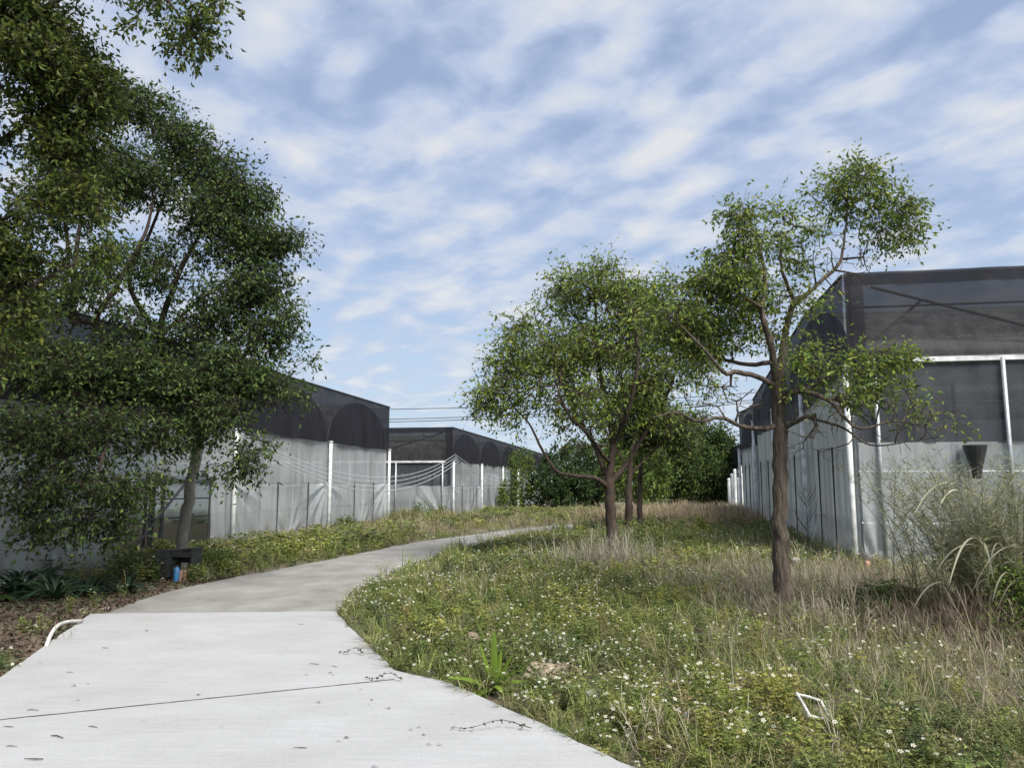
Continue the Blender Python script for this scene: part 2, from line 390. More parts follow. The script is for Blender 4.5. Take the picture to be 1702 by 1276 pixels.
area = lambda p: .5 * sum(p[i - 1][0] * p[i][1] - p[i][0] * p[i - 1][1] for i in range(len(p)))
for nm, pl, z1, m_, am in (('old_road', OLD, 0.0, cold, .03), ('new_road', NEW, .035, cnew, .008)):
    pl = rough_edge(pl, amp=am)
    if area(pl) < 0: pl = pl[::-1]
    slab(nm, pl, -.12, z1, m_)
# expansion joint across the new slab
ja, jb = G(-40, 1199, .039), G(655, 1128, .039)
jm = MB(); k = 60; V = np.zeros((k, 2, 3))
for i in range(k):
    p = ja + (jb - ja) * i / (k - 1); p[1] += rng.normal(0, .0025)
    V[i, 0] = p + (0, -.007, 0); V[i, 1] = p + (0, .006 + rng.uniform(-.002, .003), 0)
V[:, :, 2] = .039; jm.grid(V[:, ::-1]); props(jm.build('road_joint', MT['dark']), kind='structure')

# ------------------------------------------------------------------ greenhouses
def panel(mb, o, du, dn, w, h0, h1, anchors=(), amp=.015, st=.05, sag=0, ftop=None):
    nu, nv = max(3, int(w / st)), max(3, int((h1 - h0) / st))
    U, Vv = np.meshgrid(np.linspace(0, w, nu), np.linspace(0, 1, nv), indexing='ij')
    top = h1 - sag * np.sin(math.pi * U / w) + (ftop(U) if ftop else 0)
    H = h0 + (top - h0) * Vv
    ph = rng.uniform(0, 6, 4)
    off = amp * (np.sin(U * 3.1 + ph[0] + .3 * H) + .6 * np.sin(U * 7.3 + ph[1] + .5 * np.sin(H * 2)) + .3 * np.sin(U * 17 + ph[2] + H) + .5 * np.sin(H * 4 + ph[3]))
    for (au, ah, n, r0, a) in anchors:
        th = np.arctan2(H - ah, U - au); r = np.hypot(U - au, H - ah)
        off = off + a * np.exp(-(r / r0) ** 1.5) * np.minimum(r / .15, 1) * np.sign(np.sin(th * n)) * np.abs(np.sin(th * n)) ** 2.5
    Pn = np.array(o)[None, None] + U[..., None] * du + off[..., None] * dn; Pn[..., 2] += H
    mb.grid(Pn)
def bar(mb, a, b, r, n=6): mb.tube([a, b], r, n)
Z = np.array([0, 0, 1.0])

def greenhouse(c, nb, bay, out_, depth, hg, ht, label, group, span_bays=1, film_split=1.65, skip=(), base=0.0, front=True, topf=None, opening=None, nside=0, filmw='film', strips=(.33, .66), netm_='net', inset=.1, drop=0):
    """c: corner nearest to the camera on the path side; bays along D; the body lies on side out_ (+1 right, -1 left)"""
    c = np.array(c, float); root = empty('greenhouse', (c[0], c[1], 0), label, 'greenhouse', group)
    dn = Rt * (-out_)                       # outward normal of the path side
    L = nb * bay; lo = c + Z * base
    tf = topf or (lambda s: 0 * s)
    # side net
    mb = MB(); k = int(L / .25); s = np.linspace(0, L, k)
    vv = np.linspace(0, 1, 12)
    SS, VV = np.meshgrid(s, vv, indexing='ij')
    bot = hg + .04 - .05 * np.abs(np.sin(math.pi * SS / bay)) - drop * np.clip(SS / bay, 0, 1) + .02 * np.sin(SS * 3)
    H = bot + (ht + tf(SS) - bot) * VV
    offs = inset + .03 * np.sin(SS * 2.1) * (1 - VV) + .02 * np.sin(SS * 5.3 + VV * 3)
    V = lo[None, None] + SS[..., None] * D + offs[..., None] * dn; V[..., 2] += H
    mb.grid(V); mb.build('shade_net', MT[netm_], root, True)
    # hem line at top of net
    mb = MB(); mb.tube([lo + D * q + dn * (inset + .01) + Z * (ht + tf(np.array(q)) + .0) for q in np.linspace(0, L, 40)], .03, 6); mb.build('net_hem', MT['black'], root)
    # net roof
    mb = MB(); tt = np.linspace(0, depth, 30); SS, TT = np.meshgrid(s, tt, indexing='ij')
    V = lo[None, None] + SS[..., None] * D + (TT - inset)[..., None] * (-dn); V[..., 2] += ht + tf(SS) - .06 * np.abs(np.sin(SS * 1.1)) * np.minimum(TT, 1)
    mb.grid(V); mb.build('roof_net', MT['nett'], root, True)
    # arched roof film, one part per span
    sw = bay * span_bays; na = max(1, int(round(L / sw)))
    hr = (ht - hg) * .9
    for i in range(na):
        mb = MB(); a = np.linspace(0, math.pi, 22); us = i * sw + sw / 2 - np.cos(a) * (sw / 2 - .02)
        hh = hg + np.sin(a) ** .9 * (hr + np.minimum(0, tf(us)) * .9)
        AA, TT = np.meshgrid(np.arange(22), np.linspace(.05, depth - .05, 40), indexing='ij')
        V = lo[None, None] + us[AA][..., None] * D + TT[..., None] * (-dn); V[..., 2] += hh[AA] + .015 * np.sin(TT * 9)
        mb.grid(V); mb.build('roof_film', MT['rooff'], root, True)
        # gable film under the arch
        mb = MB(); V = np.zeros((22, 2, 3)); V[:, 0] = lo + us[:, None] * D; V[:, 1] = V[:, 0]; V[:, 0, 2] += hg; V[:, 1, 2] += hh
        V[..., :] += -dn * .03; mb.grid(V); mb.build('gable_film', MT['gable'], root)
        mb = MB(); mb.tube([lo + uu * D + dn * .0 + Z * h_ for uu, h_ in zip(us, hh)], .025, 6); mb.build('arch_rib', MT['grey'], root)
    # gutter and beam
    mb = MB(); mb.box(lo + D * L / 2 + Z * hg - dn * .02, (.09, L, .07), -ax); mb.build('gutter_beam', MT['grey'], root)
    # path-side wall films
    for i in range(nb):
        o = lo + D * bay * i
        w = bay
        if opening and i == opening[0]:
            u0, u1, h_o = opening[1:]
            mb = MB(); panel(mb, o + dn * .02, D, dn, w, h_o, hg); mb.build('upper_film', MT[filmw], root, True)
            for a0, a1 in ((0, u0), (u1, w)):
                if a1 - a0 > .15:
                    mb = MB(); panel(mb, o + D * a0 + dn * .03, D, dn, a1 - a0, .04, h_o + .05, amp=.025); mb.build('lower_film', MT[filmw], root, True)
            # frame in the opening
            mb = MB()
            for uu in (u0, u0 + (u1 - u0) * .3, u0 + (u1 - u0) * .76, u1): bar(mb, o + D * uu, o + D * uu + Z * h_o, .022)
            for hh_ in (.12, h_o * .73, h_o - .08): bar(mb, o + D * u0 + Z * hh_, o + D * u1 + Z * hh_, .018)
            bar(mb, o + D * (u0 + .1) + Z * .05, o + D * (u0 + (u1 - u0) * .72) + Z * (h_o - .05), .028)
            mb.build('opening_frame', MT['dark'], root)
            mb = MB(); panel(mb, o + D * (u0 - 1) - dn * 5.0, D, dn, u1 - u0 + 5, .02, hg - .3, amp=.04); mb.build('inner_curtain', MT['filmb'], root, True)
            continue
        if film_split:
            mb = MB(); panel(mb, o + dn * .02, D, dn, w, film_split - .1, hg, amp=.009); mb.build('upper_film', MT[filmw], root, True)
            an = [(0, film_split, 13, 1.2, .075), (w, film_split + .05, 15, 1.3, .075), (w * rng.uniform(.3, .7), .05, 12, .8, .06)]
            mb = MB(); panel(mb, o + dn * .055, D, dn, w, .04, film_split, an, amp=.011, sag=.06); mb.build('lower_film', MT[filmw], root, True)
        else:
            an = [(0, .05, 14, 1.2, .10), (w, .1, 14, 1.1, .09), (0, hg - .1, 12, 1.0, .05)]
            mb = MB(); panel(mb, o + dn * .02, D, dn, w, .04, hg, an, amp=.010); mb.build('wall_film', MT[filmw], root, True)
        mb = MB(); mb.tube([o + dn * .08 + D * q + Z * (.06 + .02 * math.sin(q * 3)) for q in np.linspace(0, w, 9)], .025, 6); mb.build('bottom_hem', MT['white'], root)
        for uu in strips:
            h_ = (film_split or 2.35)
            mb = MB(); p0 = o + D * w * (uu + rng.uniform(-.04, .04)) + dn * .10; mb.tube([p0 + Z * .03, p0 + Z * h_ * .5 + D * .01, p0 + Z * (h_ + .02)], [.013, .015, .02], 6); mb.build('clip_strip', MT['dark'], root)
    # inner posts, seen faintly through the film
    mb = MB()
    for i in range(nb * 2 + 1):
        for dd in (.07,): 
            p = lo + D * bay * (i / 2 + (.22 if i % 2 else 0)) - dn * dd; bar(mb, p, p + Z * hg, .03)
    for hh_ in (.9, film_split or 2.3): bar(mb, lo - dn * .07 + Z * hh_, lo + D * L - dn * .07 + Z * hh_, .022)
    for i in range(nb * 4): p = lo + D * bay * (i / 4 + .12) - dn * (.3 + 1.2 * (i % 3)); bar(mb, p, p + Z * hg, .04)
    mb.build('inner_frame', MT['dark'], root)
    # posts
    for i in range(nb + 1):
        p = lo + D * bay * i + dn * .14
        mb = MB(); mb.tube([p - Z * .15, p + Z * 1.2 + D * rng.normal(0, .01), p + Z * (hg + .02)], .052, 12); mb.tube([p + Z * (hg + .02), p + Z * (hg + .06)], .07, 10)
        mb.build('post', MT['white'], root, True)
        mb = MB(); q2 = p - dn * .16 + D * (.12 if i < nb else -.12); mb.tube([q2 - Z * .1, q2 + Z * hg], .055, 4); mb.build('inner_post', MT['grey'], root)
    # hidden sides
    mb = MB(); panel(mb, lo - dn * depth, D, dn, L, .03, hg, st=.4); panel(mb, lo + D * L, -dn, D, depth, .03, hg, st=.4)
    if not front: panel(mb, lo, -dn, -D, depth, .03, hg, st=.3)
    mb.build('far_film', MT[filmw], root, True)
    mb = MB(); panel(mb, lo + D * (L + .02) + dn * inset, -dn, D, depth, hg, ht + float(tf(np.array(L))), st=.4)
    mb.build('end_net', MT[netm_], root, True)
    if not front: mb = MB(); panel(mb, lo - D * .02 + dn * inset, -dn, -D, depth, hg, ht, st=.4); mb.build('end_net', MT[netm_], root, True)
    return root, lo, dn, L

def front_face(root, lo, dn, depth, hg, ht, hm, base_split, netlow):
    """the long wall facing the camera: net band, gutter, net curtain, film with frames"""
    o = lo - D * .02; du = -dn; nf = -D
    mb = MB(); panel(mb, o - D * .10 + dn * .1, du, nf, depth, hg + .06, ht, amp=.02, st=.2); mb.build('shade_net', MT['nett'], root, True)
    mb = MB(); panel(mb, o - D * .12 + dn * .1, du, nf, depth, ht - .24, ht + .01, amp=.012, st=.12); mb.build('net_hem', MT['net'], root, True)
    mb = MB(); panel(mb, o - D * .13 + dn * .12, du, nf, .34, hg - .1, ht, amp=.03, st=.06); mb.build('corner_net', MT['net'], root, True)
    mb = MB()
    for k in range(int(depth / 3.4) + 1):
        p = o + du * (3.4 * k); bar(mb, p + Z * hg, p + Z * ht - Z * .05, .03)
    bar(mb, o + Z * (hg + (ht - hg) * .62), o + du * depth + Z * (hg + (ht - hg) * .62), .022)
    bar(mb, o + du * .4 + Z * (ht - .25), o + du * 4.4 + Z * (hg + .15), .028); bar(mb, o + du * 7.6 + Z * (ht - .25), o + du * 4.4 + Z * (hg + .15), .028)
    bar(mb, o + D * 1.6 + du * 1.8 + Z * (ht - .2), o + D * 3.2 + du * .5 + Z * (hg + .3), .03)
    mb.build('roof_truss', MT['dark'], root)
    mb = MB(); mb.box(o + du * depth / 2 + Z * hg - D * .05, (depth, .10, .09), -ax); mb.build('gutter', MT['white'], root)
    mb = MB(); panel(mb, o - D * .02, du, nf, depth, hm, hg - .05, amp=.01, st=.15); mb.build('net_curtain', MT[netlow], root, True)
    an = [(.25, .05, 15, 1.6, .07), (2.8, .1, 13, 1.0, .05)]
    mb = MB(); panel(mb, o - D * .04, du, nf, 1.6, .05, hm + .02, an, amp=.018); mb.build('wall_film', MT['film'], root, True)
    mb = MB(); panel(mb, o + du * 1.6 - D * .04, du, nf, depth - 1.6, .05, hm + .02, amp=.016, st=.12); mb.build('wall_film', MT['filmb'], root, True)
    mb = MB()
    for hh in (hm, hm * .78, hm * .38): bar(mb, o + D * .03 + Z * hh, o + D * .03 + du * depth + Z * hh, .028)
    for k in range(1, int(depth / .95)):
        p = o + du * .95 * k + D * .05; bar(mb, p, p + Z * hm, .028)
    mb.build('wall_frame', MT['grey'], root)
    for k in range(0, int(depth / 2.2)):
        p = o + du * (.35 + 2.2 * k) - D * .09; mb = MB(); mb.tube([p - Z * .1, p + Z * hg], .04, 8); mb.build('wall_post', MT['grey'], root, True)

LG = 'plastic greenhouses under black shade net'
# left, near
rt_, lo_, dn_, L_ = greenhouse(L1c, 4, BAY, -1, 17, 2.9, 4.6, 'long plastic greenhouse left of the road, behind the big leafy tree, with an open bay', LG, opening=(1, 1.75, 4.85, 1.78), front=False, strips=(.38, .72))
# left, far
rt_, lo_, dn_, L_ = greenhouse(L2c, 7, 6.1, -1, 15, 2.75, 4.3, 'farther plastic greenhouse left of the road with vines at its far end', LG, base=-.12, strips=(.3, .85), inset=.06)
front_face(rt_, lo_, dn_, 15, 2.75, 4.3, 1.65, 1, 'net2')
# right, near
def rtop(s): s = np.asarray(s, float); return -1.0 * np.clip((s - 3.5) / 9.5, 0, 1) ** 1.0
rt_, lo_, dn_, L_ = greenhouse(R1c, 3, 4.33, 1, 14, 3.78, 5.58, 'tall plastic greenhouse filling the right edge of the photo behind the bare-trunked tree', LG, span_bays=1.5, film_split=None, drop=.5, topf=rtop, strips=(.34, .70))
front_face(rt_, lo_, dn_, 14, 3.9, 5.58, 2.35, 1, 'net2')
# right, farther
c2 = R1c + D * 13.5 + Rt * .05
rt_, lo_, dn_, L_ = greenhouse(c2, 1, 4.33, 1, 12, 3.0, 4.45, 'plastic greenhouse just beyond the tall right one, showing only a sliver of net', LG, span_bays=1, film_split=None, front=False)
c3 = np.array([P(1236, 800, 48)[0], 48.0, 0])
rt_, lo_, dn_, L_ = greenhouse(c3, 3, 5, 1, 10, 2.7, 4.1, 'small distant greenhouse with grey front at the far end of the right row', LG, film_split=None, front=False)
BLD += [rect(c2[:2], 4.5, 12), rect(c3[:2], 15, 10)]

# black funnel-shaped cap hung on the front of the right greenhouse
fp = R1c + Rt * 1.92 - D * .25
mb = MB(); mb.tube([fp + Z * 2.30, fp + Z * 2.27, fp + Z * 1.86, fp + Z * 1.70], [.20, .195, .09, .075], 14); fo = mb.build('hanging_funnel', MT['black'], smooth=False, org=tuple(fp + Z * 2.0))
props(fo, 'black funnel hanging on the front wall of the tall right greenhouse', 'funnel')

# distant short posts beside the dark bush
for i in range(6):
    p = G(1213 + i * 6.2, 846 + (i % 2))
    p = P(1213 + i * 5.2, 846, 46 - i * .9); p[2] = 0
    mb = MB(); mb.tube([p - Z * .1, p + Z * (1.9 + .25 * (i % 3))], .09, 8); mb.tube([p + Z * (1.9 + .25 * (i % 3)), p + Z * (1.98 + .25 * (i % 3))], [.1, .06], 8)
    props(mb.build('concrete_post', MT['white'] if i % 2 == 0 else MT['grey'], org=tuple(p)), 'short upright post in the row beside the distant dark bush', 'post', 'short posts at the far end of the grass')

# free posts beyond the far left greenhouse
for i, (x, y0, y1, Y) in enumerate(((861, 780, 858, 49), (891, 785, 860, 54))):
    a, b_ = P(x, y0, Y), P(x, y1, Y); a[0] = b_[0]; b_[2] = -.1
    mb = MB(); mb.tube([b_, a], .07, 8); mb.tube([a, a + Z * .05], [.09, .05], 8)
    props(mb.build('utility_post', MT['white'], org=tuple(b_)), ('thin white post in front of the vines on the far left greenhouse', 'thin white post right of the vines, farthest along the left side')[i], 'post', 'free-standing white posts')

# ------------------------------------------------------------------ cables
def cat(a, b, sag, n=28):
    t_ = np.linspace(0, 1, n); p = a[None] + (b - a)[None] * t_[:, None]; p[:, 2] -= sag * 4 * t_ * (1 - t_); return p
cornerL2 = L2c - Rt * -.0 + Rt * .2 + Z * (2.95)
pA = np.array([-4.9, 30, 0]) - D * BAY * 2 + Rt * .22 + Z * 2.85
for i in range(4):
    mb = MB(); mb.tube(cat(pA - Z * .07 * i, cornerL2 - Z * .10 * i + Rt * .05 * i, 1.05 + .07 * i), .011, 5)
    props(mb.build('sagging_cable', MT['cable'], smooth=True, org=tuple(pA)), 'pale cable of the bundle sagging along the left greenhouse to the far corner post', 'cable', 'pale cables sagging along the left greenhouse')
pB = P(891, 782, 54)
for i in range(3):
    mb = MB(); mb.tube(cat(cornerL2 - Z * .10 * i, pB - Z * .12 * i, .8 + .15 * i), .013, 5)
    props(mb.build('sagging_cable', MT['cable'], smooth=True, org=tuple(cornerL2)), 'pale cable sagging from the far corner post to the thin white post', 'cable', 'pale cables beyond the corner post')
for i, (y1, y2, y3) in enumerate(((674, 655, 649), (692, 668, 661), (696.5, 672, 665))):
    a, b_ = P(430, y1 + 7, 70), P(1320, y3 - 2, 70)
    mb = MB(); mb.tube(cat(a, b_, .55), .035, 5)
    props(mb.build('power_line', MT['cabled'], org=tuple(a)), ('topmost power line crossing the sky above the far greenhouse', 'middle power line crossing the sky above the far greenhouse', 'lowest power line crossing the sky above the far greenhouse')[i], 'power line', 'power lines across the sky')
for i, xx in enumerate((430, 1320)):
    a = P(xx, 800, 70); a[2] = -.2; mb = MB(); mb.tube([a, a + Z * 9.3], [.16, .11], 10); mb.box(a + Z * 8.6, (1.6, .1, .1))
    props(mb.build('utility_pole', MT['grey'], org=tuple(a)), ('utility pole holding the power lines behind the left greenhouses', 'utility pole holding the power lines behind the right greenhouses')[i], 'utility pole')

# ------------------------------------------------------------------ trees
def leaf_quads(mb, p, d, L, Wd, col, droop=0.0):
    n = len(p); d = d / (np.linalg.norm(d, axis=1)[:, None] + 1e-9)
    d[:, 2] -= droop; d /= np.linalg.norm(d, axis=1)[:, None] + 1e-9
    r = rng.normal(size=(n, 3)); r[:, 2] *= .45; w = np.cross(d, np.cross(r, d)); w -= d * (w * d).sum(1)[:, None]; w /= np.linalg.norm(w, axis=1)[:, None] + 1e-9
    nrm = np.cross(d, w)
    L = np.broadcast_to(L, (n,))[:, None]; Wd = np.broadcast_to(Wd, (n,))[:, None]
    a = p; m_ = p + d * L * .45 + nrm * L * .06
    b1 = m_ + w * Wd * .5 + nrm * Wd * .18; b2 = m_ - w * Wd * .5 + nrm * Wd * .18; c = p + d * L - nrm * L * .05
    V = np.stack([a, b1, c, b2], 1).reshape(-1, 3)
    F = np.arange(n)[:, None] * 4 + np.array([[0, 1, 2, 3]])
    C = np.repeat(col, 4, axis=0) if np.ndim(col) == 2 else col
    mb.add(V, F, col=C)
def leafcols(n, pal, var=.25):
    pal = np.array(pal); i = rng.integers(0, len(pal), n); j = rng.integers(0, len(pal), n); w = rng.random(n)[:, None]
    return (pal[i] * w + pal[j] * (1 - w)) * (1 + rng.uniform(-var, var, n)[:, None])

def tree(name, label, group, limbs, clusters, Y, ntips, nleaf, leafL, pal, barkm, tipr=.004, leafW=.46, spread=.16, droop=.35, dz=0.75, bare=0.0, seg=.22, gexp=.45, cat_='tree', zbase=None, wig=.05, shell=.42, pale=None, bares=None, gap=1.0, gapf=3.2):
    """limbs: lists of (px, py, r, dY) in the photo's pixels at distance Y+dY; clusters: (px, py, r_px, weight, dY)"""
    pos, par, rad = [], [], []
    for li, lb in enumerate(limbs):
        pts = [P(x, y, Y + dy) for x, y, r, dy in lb]; rs = [q[2] * (.8 if li or j_ > 5 else .95) for j_, q in enumerate(lb)]
        if li == 0: pts[0][2] = -.12 if zbase is None else zbase
        cpt = catmull(pts, 6); crs = np.interp(np.linspace(0, len(rs) - 1, len(cpt)), range(len(rs)), rs)
        prev = -1
        if pos:
            prev = int(np.argmin(np.linalg.norm(np.array(pos) - cpt[0], axis=1)))
        for k, (q, r) in enumerate(zip(cpt, crs)):
            if k and np.linalg.norm(q - pos[prev]) < .05: continue
            jit = rng.normal(0, .13 * r, 3) if li or k > 2 else 0
            pos.append(q + jit); par.append(prev); rad.append(r); prev = len(pos) - 1
    nl = len(pos)
    # tips
    w = np.array([c[3] * c[2] ** 2 for c in clusters], float); w /= w.sum()
    ci = rng.choice(len(clusters), ntips, p=w); T = []
    for i in ci:
        x, y, r, _, dy = clusters[i]; c = P(x, y, Y + dy); rw = r / 1290 * (Y + dy)
        v_ = rng.normal(size=3); v_ /= np.linalg.norm(v_); v_ = v_ * (rw * rng.random() ** shell) * np.array([1, 1, dz]); T.append(c + v_)
    T = np.array(T); T = T[T[:, 2] > .12]
    q3 = rng.normal(0, 1, (7, 3)); q3 *= (gapf / np.linalg.norm(q3, axis=1))[:, None]; fld = np.sin(T @ q3.T + rng.uniform(0, 6.28, 7)).sum(1)
    T = T[(fld > -gap) | (rng.random(len(T)) < .12)]
    nb_ = 0
    if bares:
        TB = []
        for (x, y, rpx, cnt_, dy) in bares:
            for _ in range(cnt_):
                v_ = rng.normal(size=3); v_ /= np.linalg.norm(v_); TB.append(P(x, y, Y + dy) + v_ * rpx / 1290 * Y * rng.random() ** .4)
        nb_ = len(TB)
    base = np.array(pos[:nl])
    dist = np.min(np.linalg.norm(T[:, None] - base[None, ::3], axis=2), axis=1)
    T = T[np.argsort(dist)]
    if nb_: T = np.vstack([T, TB])
    cap = len(T) * 14 + nl; A = np.zeros((cap, 3)); A[:nl] = pos; n = nl; low = base[0][2] + 1.0
    DR = np.zeros((cap, 3)); ok = np.zeros(cap, bool); ok[:nl] = [rad[i] < rad[0] * .62 or A[i, 2] > .45 * base[:, 2].max() for i in range(nl)]
    for i in range(nl): DR[i] = A[i] - A[par[i]] if par[i] >= 0 else (0, 0, 1)
    tips = []
    for tpt in T:
        dv = tpt - A[:n]; dd = np.linalg.norm(dv, axis=1) + 1e-6
        cs = (dv * DR[:n]).sum(1) / (dd * (np.linalg.norm(DR[:n], axis=1) + 1e-6))
        cost = dd * (1.35 - .35 * cs) + np.where(ok[:n], 0, 50)
        b = int(np.argmin(cost)); dirn = dv[b]; Ld = dd[b]; k = min(12, max(1, int(Ld / seg)))
        prev = b; s0 = A[b]; side = rng.normal(0, wig * Ld, 3)
        for j in range(1, k + 1):
            f = j / k; q = s0 + dirn * f + side * math.sin(math.pi * f) - Z * .0
            q = q + rng.normal(0, .012, 3) * (j < k)
            q[2] += .12 * Ld * math.sin(math.pi * f) * .5
            A[n] = q; DR[n] = q - A[prev]; ok[n] = True; par.append(prev); rad.append(0); prev = n; n += 1
        tips.append(prev)
    leaft = tips[:len(tips) - nb_] if nb_ else tips
    A = A[:n]; cnt = np.zeros(n); cnt[tips] = 1; kids = [[] for _ in range(n)]
    for i in range(n - 1, 0, -1):
        if par[i] >= 0: cnt[par[i]] += cnt[i]; kids[par[i]].append(i)
    rr_ = np.maximum(tipr * np.maximum(cnt, 1) ** gexp, 0); 
    for i in range(n):
        if i < nl: rr_[i] = max(rad[i], min(rr_[i], rad[i] * 1.15))
        elif par[i] >= 0: rr_[i] = min(rr_[i], rr_[par[i]] * .92)
    root = empty(name, (float(A[0][0]), float(A[0][1]), 0), label, cat_, group)
    tm = MB(); bm = MB(); seen = np.zeros(n, bool)
    starts = [(0, -1)]
    while starts:
        i, p0 = starts.pop(); ch = [p0] if p0 >= 0 else []; j = i
        while True:
            ch.append(j); kk = kids[j]
            if not kk: break
            b = max(kk, key=lambda q: rr_[q] * 1e3 + cnt[q])
            starts += [(q, j) for q in kk if q != b]; j = b
        rs = rr_[ch].copy()
        if p0 >= 0 and len(rs) > 1: rs[0] = min(rs[0], rs[1] * 1.35)
        if len(ch) < 2: continue
        mx_ = rs.max(); ns = 12 if mx_ > .05 else 7 if mx_ > .018 else 4 if mx_ > .008 else 3
        if mx_ > .05 and p0 < 0:
            rs[:2] *= (1.35, 1.15)
        if pale and p0 < 0:
            kk = int(np.argmax(A[ch][:, 2] > 2.3)); pm = MB(); pm.tube(A[ch][:kk + 1], rs[:kk + 1], ns); pm.build('lower_trunk', pale, root, True); tm.tube(A[ch][kk:], rs[kk:], ns); continue
        (tm if i < nl else bm).tube(A[ch], rs, ns)
    tm.build('trunk', barkm, root, True)
    if bm.n: bm.build('twigs', barkm, root, True)
    # leaves round the tips
    tips = np.array(leaft); keep = rng.random(len(tips)) >= bare; tp = tips[keep]
    tint = 1 + .3 * rng.normal(size=(len(tp), 1)); tint = np.clip(tint, .45, 1.8)
    kt = 4; per = max(3, round(nleaf / kt)); t0 = np.repeat(np.arange(len(tp)), kt); m_ = len(t0)
    dn_ = DR[tp] / (np.linalg.norm(DR[tp], axis=1)[:, None] + 1e-6)
    sd0 = dn_[t0] * .7 + rng.normal(0, .62, (m_, 3)) * (1, 1, .7); sd0 /= np.linalg.norm(sd0, axis=1)[:, None]
    ln = (spread * 1.9 * rng.uniform(.5, 1.35, m_))[:, None]
    a0 = A[tp][t0] - DR[tp][t0] * rng.uniform(0, 1.5, (m_, 1)); a1 = a0 + sd0 * ln * .55; sd1 = sd0 - Z * .45; sd1 /= np.linalg.norm(sd1, axis=1)[:, None]; a2 = a1 + sd1 * ln * .5
    sm_ = MB(); pv = rng.normal(size=(m_, 3)); e1 = np.cross(sd0, pv); e1 /= np.linalg.norm(e1, axis=1)[:, None]; e2 = np.cross(sd0, e1); rw = tipr * .5
    ring = [e1, -e1 * .5 + e2 * .87, -e1 * .5 - e2 * .87]
    VV = np.stack([a0 + q * rw for q in ring] + [a1 + q * rw * .8 for q in ring] + [a2 + q * rw * .4 for q in ring], 1)
    fb = np.array([[0, 1, 4, 3], [1, 2, 5, 4], [2, 0, 3, 5], [3, 4, 7, 6], [4, 5, 8, 7], [5, 3, 6, 8]])
    sm_.add(VV.reshape(-1, 3), (np.arange(m_)[:, None, None] * 9 + fb[None]).reshape(-1, 4)); sm_.build('sprigs', barkm, root)
    ts = np.repeat(np.arange(m_), per); ti = t0[ts]; m_ = len(ts); f = rng.uniform(.12, 1.05, (m_, 1))
    p = np.where(f < .55, a0[ts] + (a1 - a0)[ts] * f / .55, a1[ts] + (a2 - a1)[ts] * (f - .55) / .5) + rng.normal(0, .012, (m_, 3))
    d = sd1[ts] * .55 + rng.normal(0, .6, (m_, 3))
    cl = leafcols(m_, pal) * tint[ti]
    lm = MB(); leaf_quads(lm, p, d, leafL * rng.uniform(.45, 1.3, m_), leafL * leafW * rng.uniform(.8, 1.15, m_), cl, droop)
    lm.build('crown', MT['leaf'], root)
    return root

GREEN = [tuple(q_ * 1.9 for q_ in c_) for c_ in [(.042, .072, .020), (.060, .095, .024), (.085, .115, .028), (.032, .055, .020), (.10, .115, .030)]]
YEL = [tuple(q_ * 2.0 for q_ in c_) for c_ in [(.10, .125, .022), (.075, .105, .022), (.13, .14, .025), (.055, .085, .02), (.12, .09, .025)]]
DARK = [tuple(q_ * 1.15 for q_ in c_) for c_ in [(.028, .052, .020), (.040, .068, .024), (.050, .080, .024), (.024, .042, .02), (.065, .090, .028)]]
TG = 'camphor-like trees beside the road'
